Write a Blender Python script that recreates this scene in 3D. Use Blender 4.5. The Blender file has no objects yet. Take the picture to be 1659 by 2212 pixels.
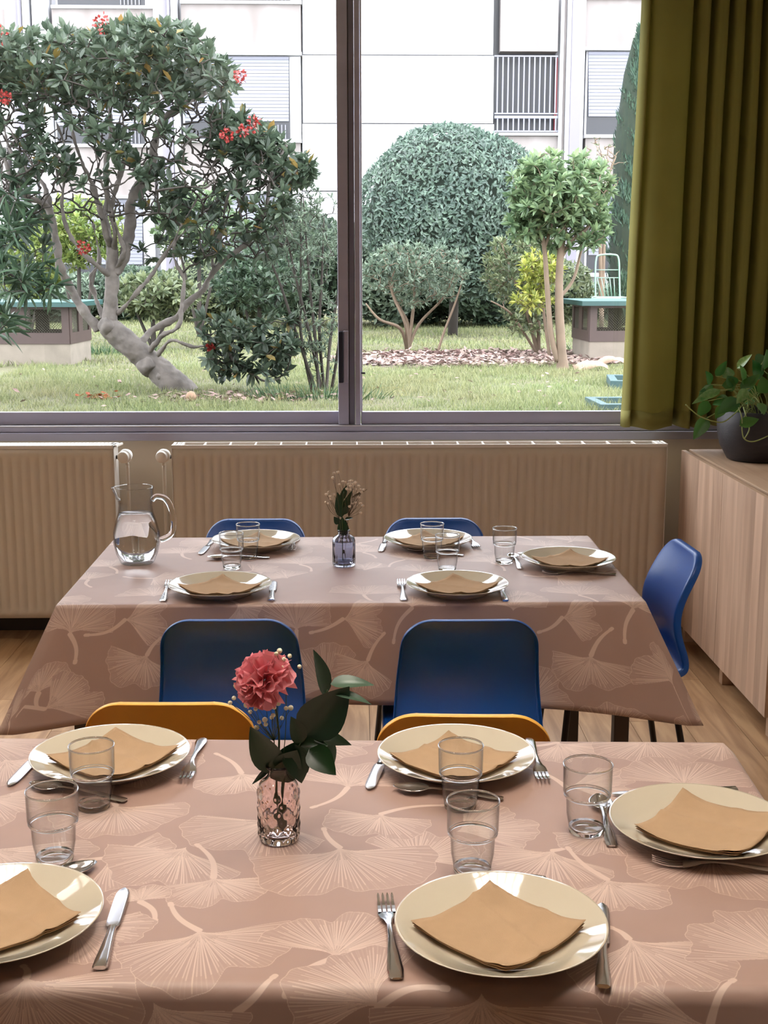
import bpy, math, random
import numpy as np
from mathutils import Vector, Matrix
R_ = math.radians
random.seed(7); rng = np.random.default_rng(7)
S = bpy.context.scene
COL = S.collection

# ------------------------------------------------------------------ camera
FPX, PIT, YAW = 2790.0, R_(10.8), R_(1.3)
CAMP = np.array([0, 0, 1.6])
FW = np.array([math.sin(YAW)*math.cos(PIT), math.cos(YAW)*math.cos(PIT), -math.sin(PIT)])
RT = np.array([math.cos(YAW), -math.sin(YAW), 0.0]); UPV = np.cross(RT, FW)
cd = bpy.data.cameras.new('camera'); cam = bpy.data.objects.new('camera', cd); COL.objects.link(cam)
cd.sensor_fit = 'VERTICAL'; cd.sensor_height = 36; cd.lens = 36*FPX/2212; cd.clip_end = 200
cam.matrix_world = Matrix(((RT[0], UPV[0], -FW[0], 0), (RT[1], UPV[1], -FW[1], 0), (RT[2], UPV[2], -FW[2], 1.6), (0, 0, 0, 1)))
S.camera = cam

# ------------------------------------------------------------------ sky, lamps, exposure
w = bpy.data.worlds.new('overcast_sky'); S.world = w; w.use_nodes = True
w.node_tree.nodes['Background'].inputs[0].default_value = (0.93, 0.94, 1.0, 1)
w.node_tree.nodes['Background'].inputs[1].default_value = 9.4
S.view_settings.view_transform = 'Standard'; S.view_settings.look = 'None'
S.view_settings.gamma = 1; S.view_settings.use_curve_mapping = False
S.view_settings.exposure = 0.10
S.cycles.use_denoising = True
S.cycles.max_bounces = 20; S.cycles.transmission_bounces = 14; S.cycles.transparent_max_bounces = 40
S.cycles.diffuse_bounces = 4; S.cycles.glossy_bounces = 4
S.cycles.sample_clamp_indirect = 6.0; S.cycles.blur_glossy = 0.5
LAMP_COL, LAMP_STR = (1.0, 0.91, 0.79), 31.0
pl = bpy.data.lights.new('window_portal', 'AREA'); pl.shape = 'RECTANGLE'; pl.size = 4.5; pl.size_y = 1.9
pl.cycles.is_portal = True
po = bpy.data.objects.new('window_portal', pl); COL.objects.link(po)
po.location = (-0.42, 5.75, 1.85); po.rotation_euler = (R_(-90), 0, 0)

# ------------------------------------------------------------------ helpers
def ray(x, y): return FW + RT*(x-829.5)/FPX - UPV*(y-1106)/FPX
def onz(x, y, z):
    d = ray(x, y); return CAMP + d*((z-1.6)/d[2])
def ony(x, y, Y):
    d = ray(x, y); return CAMP + d*(Y/d[1])

def link(o, parent=None):
    COL.objects.link(o)
    if parent is not None: o.parent = parent
    return o
def tag(o, label=None, cat=None, group=None, kind=None):
    if label: o['label'] = label
    if cat: o['category'] = cat
    if group: o['group'] = group
    if kind: o['kind'] = kind
    return o
def thing(name, label, cat, loc=(0, 0, 0), rz=0.0, group=None):
    o = bpy.data.objects.new(name, None); COL.objects.link(o)
    o.location = tuple(float(v) for v in loc); o.rotation_euler = (0, 0, rz); o.empty_display_size = 0.05
    return tag(o, label, cat, group)
def ob(name, me, mat=None, parent=None, loc=None, rot=None, bevel=0, seg=2, kind=None):
    o = bpy.data.objects.new(name, me); link(o, parent)
    if mat is not None and not me.materials: me.materials.append(mat)
    if loc is not None: o.location = tuple(float(v) for v in loc)
    if rot is not None: o.rotation_euler = rot
    if bevel:
        m = o.modifiers.new('b', 'BEVEL'); m.width = bevel; m.segments = seg; m.limit_method = 'ANGLE'
    if kind: o['kind'] = kind
    return o
def copy_tree(o, parent=None):
    c = o.copy(); COL.objects.link(c)
    if parent is not None: c.parent = parent
    for ch in [x for x in o.children]: copy_tree(ch, c)
    return c
def np_mesh(name, V, Fa, smooth=False):
    """V (n,3), Fa (m,k) quads or tris"""
    me = bpy.data.meshes.new(name)
    V = np.asarray(V, dtype=np.float32); Fa = np.asarray(Fa, dtype=np.int32)
    k = Fa.shape[1]
    me.vertices.add(len(V)); me.vertices.foreach_set('co', V.ravel())
    me.loops.add(Fa.size); me.loops.foreach_set('vertex_index', Fa.ravel())
    me.polygons.add(len(Fa)); me.polygons.foreach_set('loop_start', np.arange(0, Fa.size, k, dtype=np.int32))
    me.polygons.foreach_set('use_smooth', np.full(len(Fa), smooth, dtype=bool))
    me.update(calc_edges=True); me.validate()
    return me

class MB:
    def __init__(s): s.v = []; s.f = []; s.sm = []
    def add(s, V, Fs, smooth=False):
        b = len(s.v); s.v += [tuple(float(c) for c in p) for p in V]
        s.f += [tuple(b+i for i in f) for f in Fs]; s.sm += [smooth]*len(Fs); return s
    def box(s, x0, y0, z0, x1, y1, z1):
        V = [(x, y, z) for z in (z0, z1) for y in (y0, y1) for x in (x0, x1)]
        return s.add(V, [(0, 2, 3, 1), (4, 5, 7, 6), (0, 1, 5, 4), (2, 6, 7, 3), (0, 4, 6, 2), (1, 3, 7, 5)])
    def lathe(s, prof, n=32, smooth=True, c=(0, 0, 0), cap0=False, cap1=False, mod=None):
        V = []; m = len(prof)
        for i in range(n):
            a = 2*math.pi*i/n
            for j, (r, z) in enumerate(prof):
                rr = r*(mod(a, j, z) if mod else 1)
                V.append((c[0]+rr*math.cos(a), c[1]+rr*math.sin(a), c[2]+z))
        Fs = []
        for i in range(n):
            k = (i+1) % n
            for j in range(m-1): Fs.append((i*m+j, k*m+j, k*m+j+1, i*m+j+1))
        if cap0: Fs.append(tuple(reversed([i*m for i in range(n)])))
        if cap1: Fs.append(tuple(i*m+m-1 for i in range(n)))
        return s.add(V, Fs, smooth)
    def tube(s, P, r, n=8, cap=True, smooth=True):
        P = [np.array(p, float) for p in P]; m = len(P)
        rr = r if hasattr(r, '__len__') else [r]*m
        T = [P[min(i+1, m-1)]-P[max(i-1, 0)] for i in range(m)]
        T = [t/(np.linalg.norm(t)+1e-9) for t in T]
        u = np.cross(T[0], (0, 0, 1.0))
        if np.linalg.norm(u) < .1: u = np.cross(T[0], (0, 1.0, 0))
        V = []
        for i in range(m):
            u = u - T[i]*np.dot(u, T[i]); u /= np.linalg.norm(u)+1e-9; vv = np.cross(T[i], u)
            for k in range(n):
                a = 2*math.pi*k/n; V.append(P[i]+(u*math.cos(a)+vv*math.sin(a))*rr[i])
        Fs = [(i*n+k, i*n+(k+1) % n, (i+1)*n+(k+1) % n, (i+1)*n+k) for i in range(m-1) for k in range(n)]
        if cap: Fs += [tuple(reversed(range(n))), tuple((m-1)*n+k for k in range(n))]
        return s.add(V, Fs, smooth)
    def grid(s, G, smooth=True):
        nr, nc = len(G), len(G[0])
        V = [p for row in G for p in row]
        return s.add(V, [(i*nc+j, i*nc+j+1, (i+1)*nc+j+1, (i+1)*nc+j) for i in range(nr-1) for j in range(nc-1)], smooth)
    def mesh(s, name):
        me = bpy.data.meshes.new(name); me.from_pydata(s.v, [], s.f)
        me.polygons.foreach_set('use_smooth', s.sm); me.update(); return me
    def build(s, name, mat, parent=None, **k): return ob(name, s.mesh(name), mat, parent, **k)

def smooth_path(P, n=6):
    P = [np.array(p, float) for p in P]; out = []
    for i in range(len(P)-1):
        p0, p1, p2, p3 = P[max(i-1, 0)], P[i], P[i+1], P[min(i+2, len(P)-1)]
        for k in range(n):
            t = k/n
            out.append(.5*((2*p1)+(-p0+p2)*t+(2*p0-5*p1+4*p2-p3)*t*t+(-p0+3*p1-3*p2+p3)*t**3))
    out.append(P[-1]); return out
def lerp_r(r, n):
    x = np.linspace(0, len(r)-1, n); return list(np.interp(x, range(len(r)), r))

# ------------------------------------------------------------------ materials
def srgb(r, g, b):
    f = lambda c: (c/255/12.92) if c/255 <= .04045 else ((c/255+.055)/1.055)**2.4
    return (f(r), f(g), f(b), 1)
def nt(m): return m.node_tree.nodes, m.node_tree.links
def mat(name, col, rough=.5, metal=0, noise=0, nscale=20, bump=0, bscale=60, stretch=(1, 1, 1), spec=.5, island=0, col2=None, coords='Object', coat=0):
    m = bpy.data.materials.new(name); m.use_nodes = True; N, L = nt(m)
    p = N['Principled BSDF']; p.inputs['Base Color'].default_value = col
    p.inputs['Roughness'].default_value = rough; p.inputs['Metallic'].default_value = metal
    p.inputs['Specular IOR Level'].default_value = spec
    if coat: p.inputs['Coat Weight'].default_value = coat
    tc = N.new('ShaderNodeTexCoord'); mp = N.new('ShaderNodeMapping'); mp.inputs['Scale'].default_value = stretch
    L.new(tc.outputs[coords], mp.inputs['Vector'])
    src = None
    if noise or col2:
        t = N.new('ShaderNodeTexNoise'); t.inputs['Scale'].default_value = nscale; t.inputs['Detail'].default_value = 5
        L.new(mp.outputs[0], t.inputs['Vector'])
        cr = N.new('ShaderNodeValToRGB'); cr.color_ramp.elements[0].position = .3; cr.color_ramp.elements[1].position = .7
        c2 = col2 or tuple(min(1, c*(1-noise)) for c in col[:3])+(1,)
        cr.color_ramp.elements[0].color = c2; cr.color_ramp.elements[1].color = col
        L.new(t.outputs[0], cr.inputs[0]); src = cr.outputs[0]
    if island:
        g = N.new('ShaderNodeNewGeometry'); h = N.new('ShaderNodeHueSaturation')
        oi = N.new('ShaderNodeObjectInfo'); ad = N.new('ShaderNodeMath'); ad.operation = 'ADD'
        fr = N.new('ShaderNodeMath'); fr.operation = 'FRACT'
        L.new(g.outputs['Random Per Island'], ad.inputs[0]); L.new(oi.outputs['Random'], ad.inputs[1]); L.new(ad.outputs[0], fr.inputs[0])
        mr = N.new('ShaderNodeMapRange'); mr.inputs[3].default_value = 1-island; mr.inputs[4].default_value = 1+island
        L.new(fr.outputs[0], mr.inputs[0]); L.new(mr.outputs[0], h.inputs['Value'])
        m2 = N.new('ShaderNodeMapRange'); m2.inputs[3].default_value = .5+.06*island; m2.inputs[4].default_value = .5-.06*island
        L.new(fr.outputs[0], m2.inputs[0]); L.new(m2.outputs[0], h.inputs['Hue'])
        if src: L.new(src, h.inputs['Color'])
        else: h.inputs['Color'].default_value = col
        src = h.outputs[0]
    if src: L.new(src, p.inputs['Base Color'])
    if bump:
        t = N.new('ShaderNodeTexNoise'); t.inputs['Scale'].default_value = bscale; t.inputs['Detail'].default_value = 3
        L.new(mp.outputs[0], t.inputs['Vector'])
        b = N.new('ShaderNodeBump'); b.inputs['Strength'].default_value = bump; b.inputs['Distance'].default_value = .002
        L.new(t.outputs[0], b.inputs['Height']); L.new(b.outputs[0], p.inputs['Normal'])
    return m
def leafmat(name, col, island=.35, rough=.45, trans=.25, col2=None, nscale=3, spec=.5):
    m = mat(name, col, rough=rough, island=island, col2=col2, nscale=nscale, spec=spec); N, L = nt(m)
    p = N['Principled BSDF']; out = N['Material Output']
    src = p.inputs['Base Color'].links[0].from_socket
    tr = N.new('ShaderNodeBsdfTranslucent'); L.new(src, tr.inputs[0])
    mx = N.new('ShaderNodeMixShader'); mx.inputs[0].default_value = trans
    L.new(p.outputs[0], mx.inputs[1]); L.new(tr.outputs[0], mx.inputs[2]); L.new(mx.outputs[0], out.inputs[0])
    return m
def glassmat(name, col=(1, 1, 1, 1), ior=1.45, rough=0.0):
    m = bpy.data.materials.new(name); m.use_nodes = True; N, L = nt(m)
    p = N['Principled BSDF']; p.inputs['Base Color'].default_value = col; p.inputs['Roughness'].default_value = rough
    p.inputs['IOR'].default_value = ior; p.inputs['Transmission Weight'].default_value = 1
    return m
def panemat(name, tint=(1, 1, 1, 1), fac=.05):
    m = bpy.data.materials.new(name); m.use_nodes = True; N, L = nt(m); N.remove(N['Principled BSDF'])
    t = N.new('ShaderNodeBsdfTransparent'); t.inputs[0].default_value = tint
    g = N.new('ShaderNodeBsdfGlossy'); g.inputs['Roughness'].default_value = .0
    mx = N.new('ShaderNodeMixShader'); mx.inputs[0].default_value = fac
    L.new(t.outputs[0], mx.inputs[1]); L.new(g.outputs[0], mx.inputs[2]); L.new(mx.outputs[0], N['Material Output'].inputs[0])
    return m
def thinglass(name, tint, edge, ior=1.45, power=3.0, bump=0):
    """thin glass wall: passes light straight, mirrors by Fresnel, darker where seen edge-on"""
    m = bpy.data.materials.new(name); m.use_nodes = True; N, L = nt(m); N.remove(N['Principled BSDF'])
    lw = N.new('ShaderNodeLayerWeight'); lw.inputs[0].default_value = .5
    pw_ = N.new('ShaderNodeMath'); pw_.operation = 'POWER'; pw_.inputs[1].default_value = power; L.new(lw.outputs['Facing'], pw_.inputs[0])
    mc = N.new('ShaderNodeMix'); mc.data_type = 'RGBA'; mc.inputs[6].default_value = tint; mc.inputs[7].default_value = edge; L.new(pw_.outputs[0], mc.inputs[0])
    t = N.new('ShaderNodeBsdfTransparent'); L.new(mc.outputs[2], t.inputs[0])
    g = N.new('ShaderNodeBsdfGlossy'); g.inputs['Roughness'].default_value = .02
    p5 = N.new('ShaderNodeMath'); p5.operation = 'POWER'; p5.inputs[1].default_value = 4; L.new(lw.outputs['Facing'], p5.inputs[0])
    fr = N.new('ShaderNodeMath'); fr.operation = 'MULTIPLY_ADD'; fr.inputs[1].default_value = .55; fr.inputs[2].default_value = .035; L.new(p5.outputs[0], fr.inputs[0])
    mx = N.new('ShaderNodeMixShader'); L.new(fr.outputs[0], mx.inputs[0]); L.new(t.outputs[0], mx.inputs[1]); L.new(g.outputs[0], mx.inputs[2])
    L.new(mx.outputs[0], N['Material Output'].inputs[0]); return m
def woodmat(name, c1, c2, stretch, rough=.45, objvar=.12, nscale=3.0, stave=None):
    m = bpy.data.materials.new(name); m.use_nodes = True; N, L = nt(m); p = N['Principled BSDF']; p.inputs['Roughness'].default_value = rough
    tc = N.new('ShaderNodeTexCoord'); mp = N.new('ShaderNodeMapping'); mp.inputs['Scale'].default_value = stretch
    oi = N.new('ShaderNodeObjectInfo')
    vm = N.new('ShaderNodeVectorMath'); vm.operation = 'MULTIPLY_ADD'; vm.inputs[1].default_value = (1, 1, 1)
    cb = N.new('ShaderNodeCombineXYZ'); mu = N.new('ShaderNodeMath'); mu.operation = 'MULTIPLY'; mu.inputs[1].default_value = 37
    L.new(oi.outputs['Random'], mu.inputs[0])
    for k in range(3): L.new(mu.outputs[0], cb.inputs[k])
    L.new(tc.outputs['Object'], mp.inputs[0]); L.new(mp.outputs[0], vm.inputs[0]); L.new(cb.outputs[0], vm.inputs[2])
    t = N.new('ShaderNodeTexNoise'); t.inputs['Scale'].default_value = nscale; t.inputs['Detail'].default_value = 8; t.inputs['Distortion'].default_value = .6
    L.new(vm.outputs[0], t.inputs['Vector'])
    cr = N.new('ShaderNodeValToRGB'); cr.color_ramp.elements[0].position = .32; cr.color_ramp.elements[1].position = .68
    cr.color_ramp.elements[0].color = c1; cr.color_ramp.elements[1].color = c2
    L.new(t.outputs[0], cr.inputs[0]); src = cr.outputs[0]
    h = N.new('ShaderNodeHueSaturation'); mr = N.new('ShaderNodeMapRange'); mr.inputs[3].default_value = 1-objvar; mr.inputs[4].default_value = 1+objvar
    L.new(oi.outputs['Random'], mr.inputs[0]); L.new(mr.outputs[0], h.inputs['Value']); L.new(src, h.inputs['Color']); src = h.outputs[0]
    L.new(src, p.inputs['Base Color'])
    b = N.new('ShaderNodeBump'); b.inputs['Strength'].default_value = .15; b.inputs['Distance'].default_value = .001
    L.new(t.outputs[0], b.inputs['Height']); L.new(b.outputs[0], p.inputs['Normal'])
    return m

M = {}
M['alu'] = mat('aluminium', srgb(170, 168, 188), .42, .15, noise=.12, nscale=2, stretch=(.5, 1, 6))
M['alu_lip'] = mat('aluminium_lip', srgb(205, 203, 208), .3, .4)
M['rubber'] = mat('rubber_seal', srgb(35, 32, 34), .7)
M['pane'] = panemat('window_glass', (.97, .985, .98, 1), .03)
M['wall'] = mat('painted_wall', srgb(214, 202, 184), .8, noise=.06, nscale=1.5, bump=.15)
M['ceil'] = mat('ceiling_paint', srgb(225, 220, 210), .9, noise=.04, nscale=2)
M['base'] = mat('skirting_paint', srgb(60, 50, 44), .6, noise=.1)
M['rad'] = mat('radiator_enamel', srgb(214, 202, 184), .35, noise=.05, nscale=1.2)
M['rad_white'] = mat('radiator_grille', srgb(232, 226, 218), .35, noise=.03)
M['rad_dark'] = mat('radiator_inside', srgb(150, 130, 120), .7, noise=.2, nscale=12)
M['valve'] = mat('valve_plastic', srgb(235, 230, 222), .35)
M['chrome'] = mat('cutlery_steel', (.72, .72, .74, 1), .16, 1.0, bump=.05, bscale=30)
M['blade'] = mat('knife_steel', (.80, .80, .83, 1), .24, 1.0)
M['ceramic'] = mat('cream_glaze', srgb(214, 203, 182), .07, spec=.7, coat=.8)
M['paper'] = mat('kraft_napkin', srgb(180, 150, 118), .85, noise=.07, nscale=30, bump=.25, bscale=700, spec=.2)
M['blue'] = mat('blue_plastic', srgb(12, 76, 158), .36, noise=.06, nscale=4, bump=.15, bscale=500)
M['yellow'] = mat('yellow_plastic', srgb(255, 192, 78), .36, noise=.04, nscale=4, bump=.15, bscale=500)
M['black_metal'] = mat('dark_tube', srgb(42, 36, 36), .4, .6)
M['dark_wood'] = mat('dark_laminate', srgb(70, 58, 50), .5, noise=.2, nscale=8)
M['pot'] = mat('black_pot', srgb(44, 40, 44), .55, noise=.2, nscale=15, bump=.5, bscale=90, stretch=(1, 1, 8))
M['soil'] = mat('soil', srgb(50, 36, 26), .95, noise=.5, nscale=60, bump=1)
M['glass'] = thinglass('clear_glass', (.985, .99, .99, 1), (.42, .42, .44, 1), 1.35, 3.2)
M['thick_glass'] = glassmat('thick_glass_base', (1, 1, 1, 1), 1.45)
M['water'] = glassmat('water', (.98, .99, 1, 1), 1.33)
M['pink_glass'] = glassmat('pink_glass', (.96, .84, .82, 1))
M['blue_glass'] = glassmat('blue_glass', (.62, .66, .80, 1))
M['handle'] = mat('handle_plastic', srgb(24, 28, 44), .4)

# ------------------------------------------------------------------ tablecloth print (ginkgo leaves drawn with numpy)
PXM = 0.00078; CW, CH, MARG = 2.20, 1.52, 0.34
def ginkgo(A, tip, stem, Rr, spread, seed, img, lw=.00095):
    """A apex (u,v) m; tip direction point; stem end (u,v) or None"""
    rs = np.random.default_rng(seed)
    H, W = img.shape
    ax = math.atan2(tip[1]-A[1], tip[0]-A[0])
    m = Rr*1.15
    i0, i1 = max(0, int((A[0]-m)/PXM)), min(W, int((A[0]+m)/PXM)); j0, j1 = max(0, int((A[1]-m)/PXM)), min(H, int((A[1]+m)/PXM))
    if i1 > i0 and j1 > j0:
        X, Y = np.meshgrid((np.arange(i0, i1)+.5)*PXM-A[0], (np.arange(j0, j1)+.5)*PXM-A[1])
        r = np.hypot(X, Y)+1e-6; ph = (np.arctan2(Y, X)-ax+math.pi) % (2*math.pi)-math.pi
        sp = spread*(1-np.exp(-(r/(Rr*.20))**1.1)*.72)
        t = ph/sp
        ss = rs.uniform(0, 6.28, 6)
        rb = Rr*(.90+.05*np.sin(3*t*2+ss[0])+.022*np.sin(13*t+ss[1])+.012*np.sin(31*t+ss[2])-.10*np.abs(t)**3-.16*np.exp(-(t*9+ss[3]*.4-1.2)**2))
        inside = (np.abs(t) < 1) & (r < rb)
        nv = 54; tv = np.sort(np.linspace(-.97, .97, nv)+rs.uniform(-.012, .012, nv)); inten = rs.uniform(.45, 1, nv); st = rs.uniform(0, .35, nv); en = rs.uniform(.75, 1.02, nv)
        k = np.clip(np.searchsorted(tv, t.ravel()), 1, nv-1).reshape(t.shape)
        kk = np.where(np.abs(t-tv[k-1]) < np.abs(t-tv[k]), k-1, k)
        d = r*np.abs(t-tv[kk])*sp
        q = r/rb
        line = np.clip(1.35-d/lw, 0, 1)*inten[kk]*np.where((q > st[kk]) & (q < en[kk]), 1, .25)*np.clip(1.25-q*.45, 0, 1)
        core = np.exp(-(r/(Rr*.15))**2)*.8
        edge = np.maximum(np.clip(1.4-np.abs(rb-r)/(lw*.9), 0, 1), np.clip(1.4-r*np.abs(1-np.abs(t))*sp/(lw*.9), 0, 1))*.8
        val = np.maximum(np.maximum(line, edge), core); val = .13+.87*val
        sub = img[j0:j1, i0:i1]; sub[inside] = val[inside]
    if stem is not None:
        B = np.array(stem); A = np.array(A); n = 60
        L = np.linalg.norm(B-A); pr = np.array([-(B-A)[1], (B-A)[0]])/max(L, 1e-6)
        bend = rs.uniform(.05, .14)*L*rs.choice([-1, 1])
        for q in np.linspace(0, 1, n):
            c = A+(B-A)*q+pr*bend*math.sin(math.pi*q); hw = .0052*(1-q)+.0030*q+.0012*(q > .93)
            a0, a1, b0, b1 = int((c[0]-hw*1.5)/PXM), int((c[0]+hw*1.5)/PXM)+2, int((c[1]-hw*1.5)/PXM), int((c[1]+hw*1.5)/PXM)+2
            if a0 < 0 or b0 < 0 or a1 > W or b1 > H: continue
            X, Y = np.meshgrid((np.arange(a0, a1)+.5)*PXM-c[0], (np.arange(b0, b1)+.5)*PXM-c[1])
            img[b0:b1, a0:a1] = np.maximum(img[b0:b1, a0:a1], np.clip((hw-np.hypot(X, Y))/PXM+.5, 0, 1)*.85)
def cloth_image(name, leaves):
    W, H = int(CW/PXM), int(CH/PXM)
    img = np.zeros((H, W), np.float32)
    rs = np.random.default_rng(len(leaves))
    for i in range(9):
        for j in range(6):
            a = (i+.5+rs.uniform(-.3, .3))*CW/9, (j+.5+rs.uniform(-.3, .3))*CH/6
            an = rs.uniform(0, 6.28); sa = an+math.pi+rs.uniform(-.5, .5)
            if any(math.hypot(a[0]-q[0][0], a[1]-q[0][1]) < .11 for q in leaves): continue
            ginkgo(a, (a[0]+math.cos(an), a[1]+math.sin(an)), (a[0]+.08*math.cos(sa), a[1]+.08*math.sin(sa)), rs.uniform(.10, .15), 1.3, i*17+j, img)
    for n, (A, tip, stem, Rr, sp) in enumerate(leaves): ginkgo(A, tip, stem, Rr, sp, 100+n, img)
    im = bpy.data.images.new(name, W, H, alpha=False); im.colorspace_settings.name = 'Non-Color'
    buf = np.empty((H, W, 4), np.float32); buf[..., :3] = img[..., None]; buf[..., 3] = 1
    im.pixels.foreach_set(buf.ravel()); im.update(); im.pack()
    return im
def clothmat(name, im):
    m = bpy.data.materials.new(name); m.use_nodes = True; N, L = nt(m); p = N['Principled BSDF']
    p.inputs['Roughness'].default_value = .46; p.inputs['Specular IOR Level'].default_value = .5
    p.inputs['Sheen Weight'].default_value = .15
    uv = N.new('ShaderNodeUVMap'); uv.uv_map = 'UVMap'
    t = N.new('ShaderNodeTexImage'); t.image = im; t.extension = 'REPEAT'; L.new(uv.outputs[0], t.inputs[0])
    tc = N.new('ShaderNodeTexCoord'); ns = N.new('ShaderNodeTexNoise'); ns.inputs['Scale'].default_value = 9; ns.inputs['Detail'].default_value = 6
    L.new(tc.outputs['Object'], ns.inputs[0])
    c1 = N.new('ShaderNodeMix'); c1.data_type = 'RGBA'; c1.inputs[6].default_value = srgb(160, 130, 118); c1.inputs[7].default_value = srgb(170, 140, 128)
    L.new(ns.outputs[0], c1.inputs[0])
    c2 = N.new('ShaderNodeMix'); c2.data_type = 'RGBA'; c2.inputs[7].default_value = srgb(218, 192, 178)
    L.new(t.outputs[0], c2.inputs[0]); L.new(c1.outputs[2], c2.inputs[6]); L.new(c2.outputs[2], p.inputs['Base Color'])
    mp = N.new('ShaderNodeMapping'); mp.inputs['Scale'].default_value = (1, 1, 1)
    wv = N.new('ShaderNodeTexNoise'); wv.inputs['Scale'].default_value = 5; wv.inputs['Detail'].default_value = 2
    L.new(tc.outputs['Object'], wv.inputs[0])
    b = N.new('ShaderNodeBump'); b.inputs['Strength'].default_value = .35; b.inputs['Distance'].default_value = .012
    L.new(wv.outputs[0], b.inputs['Height']); L.new(b.outputs[0], p.inputs['Normal'])
    return m

# table frames (centre, rotation); top 1.52 x 0.84, height .75
TA, TB, TZ = .76, .42, .75
FAR_C, FAR_R = np.array([-.008, 3.623]), 0.0
NR = R_(-2.2)
def rot2(v, a): return np.array([v[0]*math.cos(a)-v[1]*math.sin(a), v[0]*math.sin(a)+v[1]*math.cos(a)])
NEAR_C = np.array([.681, 2.225])+rot2((-TA, -TB), NR)
def cloth_uv(px, far):
    """photo pixel -> point on the unfolded cloth, metres from the image's corner"""
    c, a = (FAR_C, FAR_R) if far else (NEAR_C, NR)
    P = onz(px[0], px[1], TZ); l = rot2(P[:2]-c, -a)
    if l[1] < -TB:
        f = c[1]-TB
        Y0 = f if far else None
        if far: Q = ony(px[0], px[1], Y0-.01); l = np.array([Q[0]-c[0], -TB-(TZ-Q[2])*1.02])
        else:
            d = ray(*px); n = rot2((0, -1), a); t = np.dot(np.array([c[0], c[1]])+n*TB, n)/np.dot(d[:2], n); Q = CAMP+d*t
            l = rot2(Q[:2]-c, -a); l = np.array([l[0], -TB-(TZ-Q[2])])
    return (l[0]+TA+MARG, TB-l[1]+MARG)
def leaves_from(L, far):
    out = []
    for apx, tip, stem, R0, sp in L:
        out.append((cloth_uv(apx, far), cloth_uv(tip, far), cloth_uv(stem, far) if stem else None, R0, sp))
    return out
NEAR_LEAVES = [
 ((-40, 1600), (120, 1612), None, .15, 1.0), ((10, 1640), (60, 1700), None, .13, 1.3), ((290, 1640), (380, 1700), None, .14, 1.2),
 ((660, 1590), (760, 1615), None, .15, 1.1), ((1203, 1604), (1260, 1640), (1110, 1610), .10, 1.2), ((1397, 1597), (1410, 1640), None, .13, 1.45),
 ((1560, 1600), (1590, 1660), None, .11, 1.3), ((521, 1669), (533, 1735), (466, 1627), .105, 1.35), ((1222, 1699), (1390, 1695), (1130, 1655), .14, .85),
 ((1477, 1698), (1470, 1640), None, .14, 1.45), ((-30, 1720), (60, 1765), None, .13, 1.3), ((750, 1701), (780, 1640), (674, 1744), .125, 1.35),
 ((250, 1739), (262, 1820), (243, 1698), .135, 1.45), ((985, 1795), (1120, 1770), None, .14, 1.0), ((824, 1757), (790, 1813), (965, 1738), .105, 1.55),
 ((590, 1766), (500, 1835), None, .16, 1.25), ((402, 1829), (310, 1900), None, .145, 1.25), ((1195, 1836), (1140, 1900), (1226, 1829), .13, 1.35),
 ((1302, 1795), (1310, 1862), None, .10, 1.4), ((-30, 1830), (100, 1880), None, .18, .8), ((461, 1894), (475, 1972), (425, 1823), .098, 1.4),
 ((1310, 1898), (1370, 1975), (1226, 1830), .11, 1.2), ((733, 1830), (765, 1950), (699, 1789), .172, 1.5), ((1536, 1840), (1540, 1950), None, .16, 1.4),
 ((304, 1948), (298, 1895), (334, 1990), .055, 1.5), ((150, 2000), (290, 2040), None, .12, .9), ((429, 2009), (470, 2122), (368, 1951), .148, 1.5),
 ((723, 2066), (745, 1968), (615, 2137), .125, 1.3), ((1357, 2025), (1460, 2125), (1318, 2001), .155, 1.2), ((1720, 2080), (1600, 2010), None, .16, 1.0),
 ((817, 2160), (740, 2110), (966, 2130), .13, 1.25), ((57, 2110), (80, 2190), (50, 2085), .17, 1.5), ((1040, 2136), (1040, 2200), None, .17, 1.45),
 ((510, 2171), (500, 2200), (594, 2107), .10, 1.2), ((1528, 2195), (1500, 2210), (1584, 2116), .12, 1.2), ((330, 2150), (360, 2200), None, .15, 1.0)]
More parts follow.
